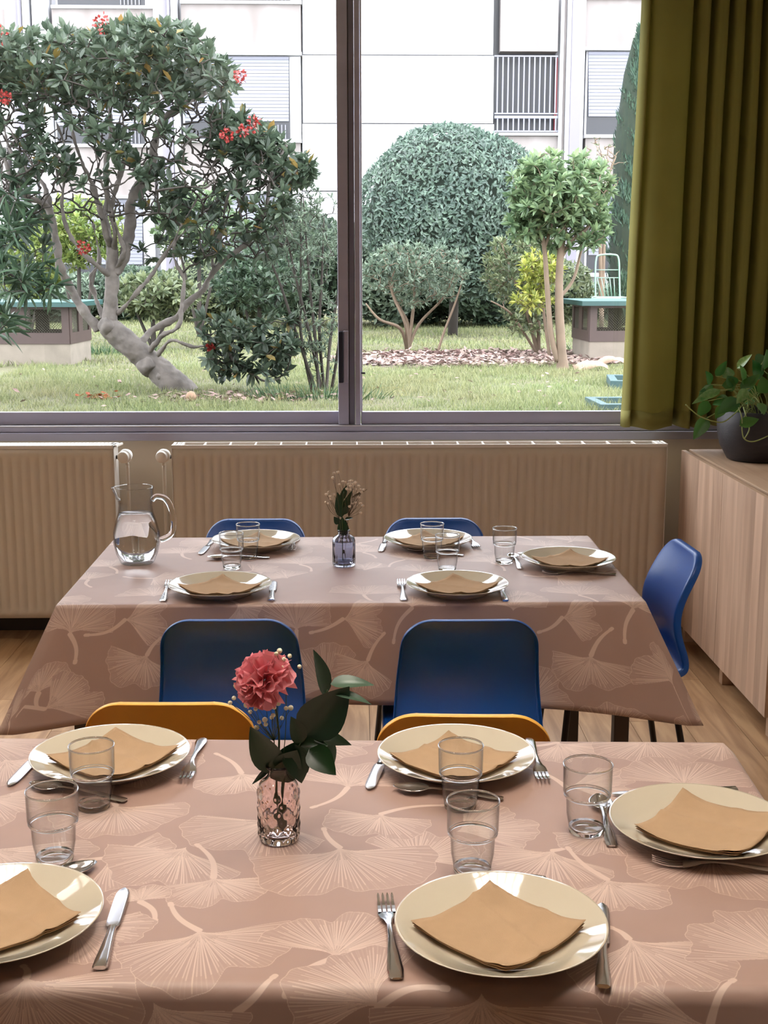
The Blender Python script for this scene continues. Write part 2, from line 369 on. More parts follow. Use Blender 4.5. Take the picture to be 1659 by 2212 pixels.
FAR_LEAVES = [
 ((393, 1196), (393, 1175), (412, 1207), .11, 1.3), ((649, 1219), (650, 1190), (672, 1233), .12, 1.3), ((622, 1249), (590, 1238), None, .11, 1.3),
 ((333, 1288), (320, 1250), None, .12, 1.3), ((239, 1225), (232, 1195), (252, 1238), .12, 1.3), ((786, 1194), (788, 1165), (812, 1205), .12, 1.3),
 ((872, 1209), (905, 1196), (840, 1224), .11, 1.2), ((786, 1285), (790, 1245), (820, 1303), .13, 1.3), ((788, 1230), (780, 1215), (822, 1218), .10, 1.3),
 ((910, 1236), (918, 1215), None, .11, 1.3), ((1178, 1181), (1180, 1160), None, .12, 1.3), ((1063, 1216), (1055, 1190), (1090, 1232), .12, 1.3),
 ((1252, 1286), (1256, 1245), (1290, 1299), .13, 1.3), ((1110, 1296), (1085, 1260), None, .11, 1.3),
 ((172, 1367), (175, 1310), (200, 1427), .12, 1.45), ((272, 1337), (350, 1330), (202, 1369), .12, .95), ((325, 1410), (290, 1480), (350, 1375), .105, 1.4),
 ((162, 1490), (135, 1415), (170, 1520), .09, 1.25), ((180, 1522), (250, 1470), (102, 1520), .11, 1.0), ((37, 1510), (70, 1440), (82, 1555), .09, 1.0),
 ((640, 1360), (640, 1300), (660, 1432), .12, 1.45), ((740, 1335), (820, 1330), (670, 1364), .12, 1.0), ((795, 1420), (755, 1490), (830, 1365), .11, 1.3),
 ((890, 1312), (900, 1270), (850, 1385), .11, 1.4), ((1109, 1318), (1105, 1270), None, .12, 1.4), ((1212, 1332), (1290, 1330), (1161, 1363), .10, 1.0),
 ((1258, 1411), (1235, 1480), (1308, 1355), .11, 1.45), ((1399, 1468), (1365, 1390), (1432, 1544), .12, 1.2), ((1363, 1316), (1380, 1270), (1323, 1385), .11, 1.3),
 ((1262, 1580), (1262, 1520), None, .10, 1.3), ((1387, 1590), (1387, 1540), None, .08, 1.4), ((560, 1440), (540, 1380), None, .12, 1.3), ((1010, 1450), (1000, 1380), None, .12, 1.3)]

# ================================================================== THE SETTING
XL, XR, YB, YF, ZC = -3.3, 1.83, -2.6, 5.62, 2.95
def struct(name, mb, m, parent=None, **k):
    o = mb.build(name, m, parent, **k)
    if parent is None: o['kind'] = 'structure'
    return o
floor = struct('floor', MB().box(XL, YB, -.05, XR, YF+.1, -.012), M['base'])
M['plank'] = woodmat('oak_plank', srgb(146, 108, 74), srgb(190, 152, 112), (9, .8, 9), .42, .10)
pw = .186; pm = {}
for i in range(int((XR-XL)/pw)+1):
    x0 = XL+i*pw; y = YB+((i*.47) % 1.28)-1.28
    while y < YF:
        y0, y1 = max(y, YB), min(y+1.28, YF)
        if y1-y0 > .03 and y1 > -1.2:
            x1 = min(x0+pw, XR); k = (round(x1-x0, 3), round(y1-y0, 3))
            if k not in pm: pm[k] = MB().box(-k[0]/2+.0008, -k[1]/2+.0008, -.012, k[0]/2-.0008, k[1]/2-.0008, 0).mesh('plank')
            ob('plank', pm[k], M['plank'], floor, loc=((x0+x1)/2, (y0+y1)/2, 0))
        y += 1.28
struct('ceiling', MB().box(XL, YB, ZC, XR, YF+.1, ZC+.1), M['ceil'])
struct('wall_left', MB().box(XL-.1, YB, 0, XL, YF+.1, ZC), M['wall'])
struct('wall_right', MB().box(XR, YB, 0, XR+.1, YF+.1, ZC), M['wall'])
struct('wall_back', MB().box(XL, YB-.1, 0, XR, YB, ZC), mat('low_bounce_wall', srgb(128, 112, 96), .8, noise=.08))  # unseen wall; dark tone chosen to cut bounce onto camera-facing surfaces
WX0, WX1, WZ0, WZ1 = -2.7, 1.80, .87, 2.80
struct('wall_front', MB().box(XL, YF, 0, XR, YF+.2, WZ0-.01).box(XL, YF, WZ1, XR, YF+.2, ZC).box(XL, YF, WZ0-.01, WX0, YF+.2, WZ1).box(WX1, YF, WZ0-.01, XR, YF+.2, WZ1), M['wall'])
struct('baseboard_front', MB().box(XL, YF-.015, 0, XR, YF-.001, .085), M['base'], bevel=.002)
# window
win = tag(bpy.data.objects.new('window_1', None), kind='structure'); link(win); win.location = (0, 0, 0)
struct('window_sill', MB().box(WX0, 5.585, .853, WX1, 5.62, .888), M['alu'], win, bevel=.002)
struct('window_sill', MB().box(WX0, 5.60, .8895, WX1, 5.625, .911), M['alu'], win, bevel=.002)
struct('sill_lip', MB().box(WX0, 5.598, .9115, WX1, 5.66, .917), M['alu_lip'], win, bevel=.001)
struct('seal', MB().box(WX0, 5.612, .886, WX1, 5.63, .891), M['rubber'], win)
struct('bottom_rail', MB().box(WX0, 5.64, .9175, -.055, 5.67, .973), M['alu'], win, bevel=.003)
struct('bottom_rail', MB().box(.028, 5.625, .9175, WX1, 5.655, .973), M['alu'], win, bevel=.003)
struct('top_rail', MB().box(WX0, 5.61, WZ1-.06, WX1, 5.68, WZ1), M['alu'], win, bevel=.003)
struct('jamb', MB().box(WX0, 5.61, .9175, WX0+.06, 5.68, WZ1-.06), M['alu'], win, bevel=.003)
struct('jamb', MB().box(WX1-.05, 5.61, .9735, WX1, 5.68, WZ1-.06), M['alu'], win, bevel=.003)
struct('stile', MB().box(-.071, 5.61, .918, -.024, 5.655, WZ1-.06), M['alu'], win, bevel=.003)
struct('stile', MB().box(-.0235, 5.635, .918, .0015, 5.67, WZ1-.06), M['alu'], win, bevel=.002)
struct('stile', MB().box(.002, 5.600, .918, .026, 5.655, WZ1-.06), M['alu'], win, bevel=.003)
struct('stile_edge', MB().box(.0262, 5.622, .974, .034, 5.655, WZ1-.06), M['alu_lip'], win, bevel=.001)
struct('seal', MB().box(-.0245, 5.608, .92, -.0215, 5.634, WZ1-.06), M['rubber'], win)
struct('stile', MB().box(-2.02, 5.61, .918, -1.96, 5.67, WZ1-.06), M['alu'], win, bevel=.003)
struct('glass_pane', MB().box(WX0+.05, 5.654, .972, -.06, 5.658, WZ1-.05), M['pane'], win)
struct('glass_pane', MB().box(.03, 5.638, .972, WX1-.04, 5.642, WZ1-.05), M['pane'], win)
hd = struct('handle_housing', MB().box(-.048, 5.585, 1.105, -.026, 5.6095, 1.325), M['alu'], win, bevel=.003)
tag(struct('handle', MB().box(-.069, 5.575, 1.103, -.0485, 5.6095, 1.322), M['handle'], win, bevel=.003), 'dark blue sash handle')
struct('latch', MB().tube([(.03, 5.61, 1.143), (.045, 5.60, 1.143)], .004, 8), M['rubber'], win)

# ================================================================== RADIATORS
def radiator(label, x0, x1, kind):
    zb, zt, yf, yb = .105, .858, 5.405, 5.505
    t = thing('radiator', label, 'radiator', ((x0+x1)/2, (yf+yb)/2, zb), 0, 'panel radiators under the window')
    W = (x1-x0)/2; D = (yb-yf)/2; H = zt-zb
    pitch = .038; n = int((2*W-.05)/pitch); off = -n*pitch/2
    xs = [-W+.004, off-.004]; dep = [0, 0]
    for i in range(n):
        for f, d in ((.10, 0), (.30, 1), (.42, 1), (.62, 0)):
            xs.append(off+(i+f)*pitch); dep.append(d)
    xs += [off+n*pitch+.004, W-.004]; dep += [0, 0]
    zs = [(.006, 0), (.035, 0), (.05, .8), (.06, 1), (H-.075, 1), (H-.062, .8), (H-.05, 0), (H-.012, 0)]
    G = [[(x, -D+.008*d*k, z) for x, d in zip(xs, dep)] for z, k in zs]
    o = MB().grid(G, True).build('front_panel', M['rad'], t)
    m = o.modifiers.new('s', 'SOLIDIFY'); m.thickness = .0015
    MB().box(-W, D-.004, .003, W, D, H-.01).build('back_panel', M['rad'], t)
    for s in (-1, 1):
        MB().box(min(s*W, s*(W-.0035)), -D-.0015, 0, max(s*W, s*(W-.0035)), D+.001, H-.001).build('side_cover', M['rad_white'], t, bevel=.001)
    MB().box(-W+.005, -D+.015, .02, W-.005, D-.006, H-.018).build('convector', M['rad_dark'], t)
    g = MB(); zt0, zt1 = H-.008, H
    g.box(-W, -D-.0015, zt0-.006, W, -D+.006, zt1).box(-W, D-.008, zt0, W, D, zt1)
    if kind == 'cross':
        k = int(2*W/.108)
        for i in range(k+1):
            x = -W+.03+i*(2*W-.06)/k; g.box(x-.003, -D+.006, zt0, x+.003, D-.008, zt1)
        for s in (-1, 1):
            for q in (0, .018, .036): g.box(min(s*(W-.002-q), s*(W-.012-q)), -D+.006, zt0, max(s*(W-.002-q), s*(W-.012-q)), D-.008, zt1)
    else:
        k = int(2*W/.016)
        for i in range(k):
            x = -W+.02+i*.016; a = [(x, -D+.006), (x+.008, -D+.006), (x+.020, D-.008), (x+.012, D-.008)]
            g.add([(p[0], p[1], z) for z in (zt0, zt1) for p in a], [(3, 2, 1, 0), (4, 5, 6, 7), (0, 1, 5, 4), (1, 2, 6, 5), (2, 3, 7, 6), (3, 0, 4, 7)])
        g.box(W-.02, -D+.006, zt0, W, D-.008, zt1)
    g.build('top_grille', M['rad_white'], t)
    for s in (-.7, .7):
        MB().box(s*W-.015, D, .1, s*W+.015, D+.055, .14).build('wall_bracket', M['rad_white'], t)
    s = 1 if kind == 'fine' else -1
    xx = s*W
    MB().tube([(xx+s*.001, -.01, H-.055), (xx+s*.03, -.01, H-.055), (xx+s*.036, -.02, H-.055)], .008, 10).build('valve_body', M['black_metal'], t)
    kn = MB().lathe([(.0005, -.001), (.0185, 0), (.0205, .004), (.021, .018), (.0235, .019), (.0235, .034), (.019, .036), (.019, .05), (.012, .052), (.0005, .052)], 24)
    v = kn.build('thermostat_knob', M['valve'], t, loc=(xx+s*.040, -.078, H-.048), rot=(R_(-84), 0, R_(-12)), bevel=0)
    v.scale = (1.22, 1.22, 1.1)
    MB().tube(smooth_path([(xx+s*.034, -.015, H-.06), (xx+s*.042, .01, H-.09), (xx+s*.042, .02, H-.16), (xx+s*.042, .025, -.09)], 5), .008, 10).build('pipe', M['rad'], t)
    MB().tube([(xx-.0, 0, .03), (xx+s*.02, 0, .03), (xx+s*.022, 0, -.10)], .007, 10).build('pipe', M['rad'], t)
radiator('left white ribbed radiator with slanted fine slots on top, behind the glass pitcher', -2.55, -1.013, 'fine')
radiator('long ribbed radiator between the pitcher and the sideboard, wide cells on top', -.773, 1.327, 'cross')

# ================================================================== SIDEBOARD, POT, CURTAIN
M['stave'] = woodmat('oak_stave', srgb(176, 146, 124), srgb(202, 172, 148), (7, 7, .9), .5, .13, 2.2)
M['oak'] = woodmat('oak_veneer', srgb(172, 140, 114), srgb(192, 162, 134), (12, 1, 12), .5, .03, 2.0)
sb = thing('sideboard', 'light oak sideboard with flat striped doors against the right wall', 'sideboard', (1.61, 4.79, 0))
x0, x1, y0, y1, zb, zt = -.20, .21, -.63, .63, .085, .832
MB().box(x0+.002, y0, zb, x1, y1, zb+.018).build('bottom_panel', M['oak'], sb)
MB().box(x0+.012, y0, zt-.018, x1, y1, zt).build('top_panel', M['oak'], sb, bevel=.0015)
MB().box(x0+.002, y0, zb+.0185, x1, y0+.018, zt-.0185).build('side_panel', M['oak'], sb)
MB().box(x0+.002, y1-.018, zb+.0185, x1, y1, zt-.0185).build('side_panel', M['oak'], sb)
MB().box(x1-.006, y0+.0185, zb+.0185, x1, y1-.0185, zt-.0185).build('back_panel', M['oak'], sb)
MB().box(x0+.002, -.009, zb+.0185, x1-.0065, .009, zt-.0185).build('divider', M['oak'], sb)
for k, (a, b) in enumerate(((y0, -.0015), (.0015, y1))):
    d = MB().box(x0-.0185, a, zb+.002, x0-.001, b, zt-.003).build('door', M['oak'], sb, bevel=.001)
    n = 9; ws = [random.uniform(.7, 1.3) for _ in range(n)]; tt = sum(ws); y = a
    for q in ws:
        wdt = (b-a)*q/tt
        MB().box(x0-.020, y+.0002, zb+.0022, x0-.0187, y+wdt-.0002, zt-.0032).build('stave', M['stave'], d); y += wdt
for yy in (y0+.03, -.02, y1-.07):
    for xx in (x0+.01, x1-.05): MB().box(xx, yy, 0, xx+.04, yy+.04, zb-.0005).build('leg', M['oak'], sb, bevel=.002)

def leaf_mesh(name, L, W, curl=.15, fold=.12, tipsharp=1.0, n=8, wave=0, kind='ovate'):
    G = []
    for i in range(n+1):
        t = i/n
        if kind == 'ovate': hw = W/2*(math.sin(math.pi*min(1, t**.75))**.8)*(1-.25*t)
        elif kind == 'lance': hw = W/2*math.sin(math.pi*t**.85)
        else: hw = W/2*min(1, (math.sin(math.pi*t**.6)**.6))*(1-.15*t)
        hw = max(hw, .0004); y = L*t; z = -curl*L*t*t
        G.append([(-hw, y, z+fold*hw+wave*math.sin(t*9)*W), (-hw*.5, y, z+fold*hw*.3), (0, y, z-fold*hw*.2), (hw*.5, y, z+fold*hw*.3), (hw, y, z+fold*hw-wave*math.sin(t*8+1)*W)])
    me = MB().grid(G, True).mesh(name); return me
def orient(d, n):
    d = np.array(d, float); d /= np.linalg.norm(d); n = np.array(n, float); n = n-d*np.dot(n, d); n /= np.linalg.norm(n)+1e-9
    x = np.cross(d, n); return Matrix(((x[0], d[0], n[0]), (x[1], d[1], n[1]), (x[2], d[2], n[2]))).to_euler()
def solid(o, th):
    m = o.modifiers.new('s', 'SOLIDIFY'); m.thickness = th; m.offset = 0; return o

PC = np.array([1.62, 5.12, .832])
pot = thing('potted_pothos', 'trailing green pothos in a ribbed black pot on the oak sideboard', 'plant', PC)
MB().lathe([(.0005, 0), (.105, 0), (.120, .006), (.150, .06), (.162, .11), (.164, .15), (.160, .20), (.153, .203), (.152, .19), (.152, .15), (.0005, .145)], 48, mod=lambda a, j, z: 1+.006*math.sin(z*900)).build('pot', M['pot'], pot)
MB().lathe([(.0005, .17), (.08, .172), (.149, .168)], 24).build('soil', M['soil'], pot)
M['pothos'] = leafmat('pothos_leaf', srgb(62, 108, 44), .3, .3, .2)
M['pothos_v'] = leafmat('pothos_leaf_pale', srgb(140, 160, 96), .3, .3, .2, col2=srgb(80, 130, 55), nscale=60)
M['vine'] = mat('vine_stem', srgb(150, 160, 95), .5)
def pp(x, y, Y): return ony(x, y, Y)-PC
pl_leaves = [ # base px, tip px, depthY, width m, pale
 ((1528, 902), (1504, 940), 4.98, .045, 0), ((1530, 866), (1512, 895), 5.0, .042, 0), ((1556, 842), (1508, 862), 4.98, .034, 1), ((1540, 832), (1513, 852), 5.02, .03, 0),
 ((1546, 812), (1567, 786), 5.05, .03, 0), ((1535, 830), (1530, 808), 5.05, .035, 0), ((1575, 818), (1572, 797), 5.05, .04, 1), ((1592, 795), (1616, 770), 5.1, .03, 1),
 ((1607, 830), (1604, 796), 5.0, .05, 0), ((1585, 835), (1575, 815), 5.0, .05, 0), ((1600, 845), (1632, 815), 5.0, .04, 0), ((1613, 840), (1596, 866), 4.95, .035, 1),
 ((1560, 875), (1550, 900), 4.97, .045, 0), ((1595, 862), (1560, 885), 4.98, .05, 0), ((1598, 920), (1632, 905), 4.93, .045, 0), ((1640, 820), (1632, 785), 5.08, .055, 0),
 ((1650, 800), (1659, 765), 5.1, .06, 0), ((1590, 830), (1565, 832), 5.0, .045, 0), ((1655, 850), (1648, 822), 5.0, .05, 0), ((1640, 870), (1650, 890), 4.98, .04, 0),
 ((1575, 860), (1545, 870), 5.0, .04, 0), ((1550, 845), (1520, 842), 5.05, .03, 0), ((1665, 830), (1690, 800), 5.05, .06, 0), ((1680, 860), (1720, 880), 5.0, .06, 0),
 ((1620, 860), (1630, 840), 5.15, .05, 0), ((1600, 880), (1580, 880), 5.1, .05, 0), ((1655, 770), (1640, 790), 5.2, .06, 0), ((1700, 850), (1740, 830), 5.15, .06, 0), ((1630, 850), (1610, 868), 5.1, .05, 0)]
for i, (b, tp, Y, wd, pale) in enumerate(pl_leaves):
    B, T = pp(*b, Y), pp(*tp, Y-.02+.03*math.sin(i*2.3)); Ln = np.linalg.norm(T-B)*1.22; wd *= 1.35
    n = np.array([math.sin(i*1.7)*.6, -1, .55+.4*math.sin(i)])
    ob('leaf', leaf_mesh('leaf', Ln, wd, .12, .2, n=7), M['pothos_v' if pale else 'pothos'], pot, loc=B, rot=orient(T-B, n))
    a = np.array([random.uniform(-.06, .06), random.uniform(-.05, .05), .17])
    mid = (a+B)/2+np.array([0, -.01, .05])
    MB().tube(smooth_path([a, mid, B], 5), .0016, 6).build('petiole', M['vine'], pot)
for P in ([(1481, 874, 4.95), (1505, 895, 4.95), (1530, 907, 4.95), (1560, 912, 4.95), (1582, 898, 4.97), (1600, 880, 5.05)],
          [(1590, 868, 5.0), (1602, 900, 4.94), (1603, 930, 4.94), (1608, 948, 4.94), (1625, 954, 4.94), (1650, 946, 4.95), (1690, 925, 5.0)],
          [(1608, 948, 4.94), (1618, 930, 4.94), (1616, 915, 4.95), (1606, 880, 5.02)]):
    MB().tube(smooth_path([pp(*q) for q in P], 6), .0024, 8).build('vine', M['vine'], pot)

# curtain
M['curtain'] = leafmat('olive_curtain', srgb(152, 146, 84), .0001, .8, .30, col2=srgb(144, 138, 78), nscale=4, spec=.2)
cp = [(1.146, 5.52), (1.150, 5.475), (1.168, 5.455), (1.175, 5.475), (1.20, 5.445), (1.255, 5.425), (1.315, 5.435), (1.355, 5.47), (1.366, 5.575), (1.380, 5.47), (1.400, 5.445), (1.425, 5.455), (1.436, 5.58), (1.452, 5.465), (1.48, 5.45), (1.505, 5.47),
      (1.517, 5.585), (1.532, 5.47), (1.555, 5.455), (1.578, 5.475), (1.592, 5.585), (1.608, 5.475), (1.63, 5.46), (1.652, 5.48), (1.668, 5.585), (1.682, 5.475), (1.71, 5.46), (1.735, 5.48), (1.75, 5.585), (1.765, 5.48), (1.80, 5.47)]
base = smooth_path([(a, b, 0) for a, b in cp], 6)
G = []
NZ = 26
for i in range(NZ+1):
    t = i/NZ; z = .918+(2.86-.918)*t; row = []
    for q in base:
        x = q[0]; u = (x-1.14)/.66
        sx = x+.030*t*(1-u)+.004*math.sin(9*t+u*20)*(1-t)
        yy = 5.49+(q[1]-5.49)*(1.0+.25*(1-t)*math.exp(-u*4))+.006*math.sin(7*t+u*9)
        row.append((sx-1.45, yy-5.49, z-.918+(.006*math.sin(u*25) if i == 0 else 0)+(.012*u if i == 0 else 0)))
    G.append(row)
cu = thing('curtain', 'olive green curtain hanging in folds at the right end of the window', 'curtain', (1.45, 5.49, .918))
c_ = MB().grid(G).build('fabric', M['curtain'], cu); solid(c_, .0018)
G2 = [[(p[0], p[1]-.0022, p[2]+dz) for p in G[0]] for dz in (.003, .0715)]
c_ = MB().grid(G2).build('hem', M['curtain'], cu); solid(c_, .001)
tag(MB().tube([(1.0, 5.49, 2.875), (1.815, 5.49, 2.875)], .012, 12).build('curtain_rail', M['alu']), 'metal curtain rail above the olive curtain', 'rail')

# ================================================================== CEILING LIGHTS
M['lamp'] = bpy.data.materials.new('lamp_strip'); M['lamp'].use_nodes = True
N, L = nt(M['lamp']); N.remove(N['Principled BSDF']); e = N.new('ShaderNodeEmission'); e.inputs[0].default_value = LAMP_COL+(1,); e.inputs[1].default_value = LAMP_STR
L.new(e.outputs[0], N['Material Output'].inputs[0])
lm = {}
def lamp(x, y, label):
    t = thing('ceiling_light', label, 'ceiling light', (x, y, ZC-.09), 0, 'louvred ceiling lights')
    if not lm:
        g = MB().box(-.31, -.31, .0, .31, -.295, .09).box(-.31, .295, 0, .31, .31, .09).box(-.31, -.295, 0, -.295, .295, .09).box(.295, -.295, 0, .31, .295, .09).box(-.295, -.295, .085, .295, .295, .09)
        lm['f'] = g.mesh('housing')
        g = MB()
        for i in range(6): g.box(-.275+i*.093, -.29, .066, -.275+i*.093+.06, .29, .070)
        lm['t'] = g.mesh('tube')
        g = MB()
        for i in range(7): g.box(-.290+i*.093, -.29, .002, -.283+i*.093, .29, .06)
        for j in range(11): g.box(-.29, -.2875+j*.0575-.0015, .004, .29, -.2875+j*.0575+.0015, .058)
        lm['l'] = g.mesh('louvre')
    ob('housing', lm['f'], M['rad_white'], t); ob('light_strips', lm['t'], M['lamp'], t); ob('louvre', lm['l'], M['alu_lip'], t)
lamp(.35, 2.2, 'louvred square ceiling light above the near table, toward the right wall'); lamp(-.85, 2.2, 'louvred square ceiling light above the left end of the near table')
lamp(.35, 1.25, 'louvred square ceiling light just ahead of the camera, toward the right wall'); lamp(-.85, 1.25, 'louvred square ceiling light just ahead of the camera, left')
lamp(-2.2, 3.6, 'louvred square ceiling light left of the far table')

# ================================================================== TABLES AND CLOTHS
def table(label, c, r):
    t = thing('dining_table', label, 'table', (c[0], c[1], 0), r, 'dining tables under ginkgo tablecloths')
    MB().box(-TA+.021, -TB+.021, .722, TA-.021, TB-.021, .746).build('tabletop', M['dark_wood'], t, bevel=.003)
    MB().box(-TA+.06, -TB+.06, .66, TA-.06, -TB+.08, .7215).box(-TA+.06, TB-.08, .66, TA-.06, TB-.06, .7215).box(-TA+.06, -TB+.081, .66, -TA+.08, TB-.081, .7215).box(TA-.08, -TB+.081, .66, TA-.06, TB-.081, .7215).build('apron', M['dark_wood'], t)
    for sx in (-1, 1):
        for sy in (-1, 1):
            cx, cy = sx*(TA-.05), sy*(TB-.05)
            MB().box(cx-.02, cy-.02, 0, cx+.02, cy+.02, .6595).build('leg', M['dark_wood'], t, bevel=.003)
    return t
table('rectangular table hidden under the far ginkgo tablecloth by the radiators', FAR_C, 0)
table('rectangular table hidden under the near ginkgo tablecloth', NEAR_C, NR)
def cloth(name, label, c, r, m, drop, flare, rr=.010):
    """one sheet: flat top, soft edge, hanging skirt with corner folds"""
    a, b = TA-rr, TB-rr; nx, ny = 76, 42; gxs = np.linspace(-a, a, nx+1); gys = np.linspace(-b, b, ny+1); P = []; gi = []
    gid = lambda i, j: i*(nx+1)+j
    for j in range(nx): P.append((gxs[j], -b, (0, -1) if j else (-.707, -.707))); gi.append(gid(0, j))
    for i in range(ny): P.append((a, gys[i], (1, 0) if i else (.707, -.707))); gi.append(gid(i, nx))
    for j in range(nx, 0, -1): P.append((gxs[j], b, (0, 1) if j < nx else (.707, .707))); gi.append(gid(ny, j))
    for i in range(ny, 0, -1): P.append((-a, gys[i], (-1, 0) if i < ny else (-.707, .707))); gi.append(gid(i, 0))
    V, UV, Fs = [], [], []
    for yy in gys:
        for xx in gxs:
            e = max(0, min(1, (a-abs(xx))/.05)*min(1, (b-abs(yy))/.05))
            V.append((xx, yy, e*(.0006*math.sin(xx*17+yy*9)-.0006))); UV.append(((xx+TA+MARG)/CW, (TB-yy+MARG)/CH))
    for i in range(ny):
        for j in range(nx): Fs.append((gid(i, j), gid(i, j+1), gid(i+1, j+1), gid(i+1, j)))
    n = len(P)
    ds = [0]+[rr*1.57*k/7 for k in range(1, 8)]+[.06, .10, .14, .18, .22, .26, .30, 1.0]
    rows = [gi]
    for j, d0 in enumerate(ds):
        if j == 0: continue
        row = []
        for i, (x, y, nn) in enumerate(P):
            dc = math.hypot(abs(x)-a, abs(y)-b); wc = math.exp(-(dc/.16)**1.6)
            wob = .5+.5*math.sin(x*7+y*5+1.3); Lt = drop+.015*wob+.065*wc
            d = (d0 if d0 < 1 else 1)*Lt if d0 == 1.0 else d0/.32*Lt if d0 > .05 else d0
            if d < rr*1.57: o_, dz = rr*math.sin(d/rr), rr*(1-math.cos(d/rr))
            else: o_, dz = rr+(d-rr*1.57)*.04, rr+(d-rr*1.57)*.985
            q = max(0, d-rr)
            cx, cy = math.copysign(1, x), math.copysign(1, y)
            fl = q*wc*flare
            fold = .014*math.sin(x*11+y*13+.7)*(q/.3)*(1-wc)
            X = x+nn[0]*(o_+fold)+cx*fl*.95; Y = y+nn[1]*(o_+fold)+cy*fl*.55
            dz *= (1-.06*wc)
            row.append(len(V)); V.append((X, Y, -dz))
            UV.append(((x+nn[0]*d*1.0+TA+MARG)/CW, (TB-(y+nn[1]*d)+MARG)/CH))
        rows.append(row)
    for j in range(len(ds)-1):
        for i in range(n):
            k = (i+1) % n; Fs.append((rows[j][i], rows[j+1][i], rows[j+1][k], rows[j][k]))
    me = bpy.data.meshes.new(name); me.from_pydata(V, [], Fs)
    uvl = me.uv_layers.new(name='UVMap'); dat = np.empty((len(me.loops), 2), np.float32)
    vi = np.empty(len(me.loops), np.int32); me.loops.foreach_get('vertex_index', vi); dat[:] = np.array(UV, np.float32)[vi]
    uvl.data.foreach_set('uv', dat.ravel()); me.polygons.foreach_set('use_smooth', [True]*len(Fs)); me.update()
    o = ob(name, me, m, loc=(c[0], c[1], TZ), rot=(0, 0, r)); tag(o, label, 'tablecloth', 'ginkgo print tablecloths')
    md = o.modifiers.new('s', 'SOLIDIFY'); md.thickness = .0012; md.offset = -1
    return o
cloth('tablecloth', 'dusty pink ginkgo print tablecloth on the far table by the radiators', FAR_C, 0, clothmat('ginkgo_cloth_far', cloth_image('ginkgo_far', leaves_from(FAR_LEAVES, True))), .27, .42)
cloth('tablecloth', 'dusty pink ginkgo print tablecloth on the near table with the carnation vase', NEAR_C, NR, clothmat('ginkgo_cloth_near', cloth_image('ginkgo_near', leaves_from(NEAR_LEAVES, False))), .27, .42, .020)

# ================================================================== CHAIRS
def chair_shell(color):
    prof = [(-.048, .768, .152), (-.0477, .7665, .152), (-.047, .762, .153), (-.0452, .753, .154), (-.041, .740, .155), (-.034, .722, .157), (-.024, .700, .159), (-.006, .660, .162), (.007, .618, .166), (.010, .580, .169), (.002, .540, .172), (-.016, .498, .176), (-.026, .466, .178), (-.014, .438, .182), (.018, .426, .188), (.06, .424, .193), (.14, .424, .197), (.24, .430, .198), (.32, .436, .195), (.355, .435, .192), (.378, .431, .190), (.392, .426, .188), (.398, .422, .187)]
    nc = 15; rows = []; nrm = []; outs = []
    m = len(prof); RC = .062
    for i, (y, z, hw) in enumerate(prof):
        a, b = prof[max(0, i-1)], prof[min(m-1, i+1)]
        ty, tz = b[0]-a[0], b[1]-a[1]; l = math.hypot(ty, tz); n = (-tz/l, ty/l)  # sitter side
        t_ = np.array([0, ty/l, tz/l])
        d0, d1 = prof[0][1]-z if i < 9 else 9, (prof[-1][0]-y) if i > 15 else 9
        ph = 0; sg = -1
        if d0 < RC: k = RC-d0; hw -= RC-math.sqrt(max(0, RC*RC-k*k)); ph = math.asin(min(1, k/RC)); sg = -1
        if d1 < .05: k = .05-d1; hw -= .05-math.sqrt(max(0, .0025-k*k)); ph = math.asin(min(1, k/.05)); sg = 1
        row = []
        for j in range(nc):
            s = -1+2*j/(nc-1); bow = (min(.022, .003+.0016*i) if i < 13 else .010)*(s*hw/.165)**2
            row.append(np.array([s*hw, y+n[0]*bow, z+n[1]*bow]))
        rows.append(row); nrm.append(np.array([0, n[0], n[1]])); outs.append((math.cos(ph), t_*sg*math.sin(ph)))
    def ringed(p, out, nn): return [p+out*.005-nn*.003, p+out*.008-nn*.020]
    G = []
    for row, nn, (cx, tv) in zip(rows, nrm, outs):
        L_ = ringed(row[0], np.array([-cx, 0, 0])+tv, nn); Rr = ringed(row[-1], np.array([cx, 0, 0])+tv, nn)
        G.append([L_[1], L_[0]]+row+[Rr[0], Rr[1]])
    def cap(row, full, nn, tv):
        r1 = [p+tv*.005-nn*.003 for p in row]; r2 = [p+tv*.008-nn*.020 for p in row]
        return [full[0], full[1]]+r1+[full[-2], full[-1]], [full[0], full[0]]+r2+[full[-1], full[-1]]
    t1, t2 = cap(rows[0], G[0], nrm[0], outs[0][1]); b1, b2 = cap(rows[-1], G[-1], nrm[-1], outs[-1][1])
    G = [t2, t1]+G+[b1, b2]
    mb = MB().grid(G, True)
    return mb
CH = {}
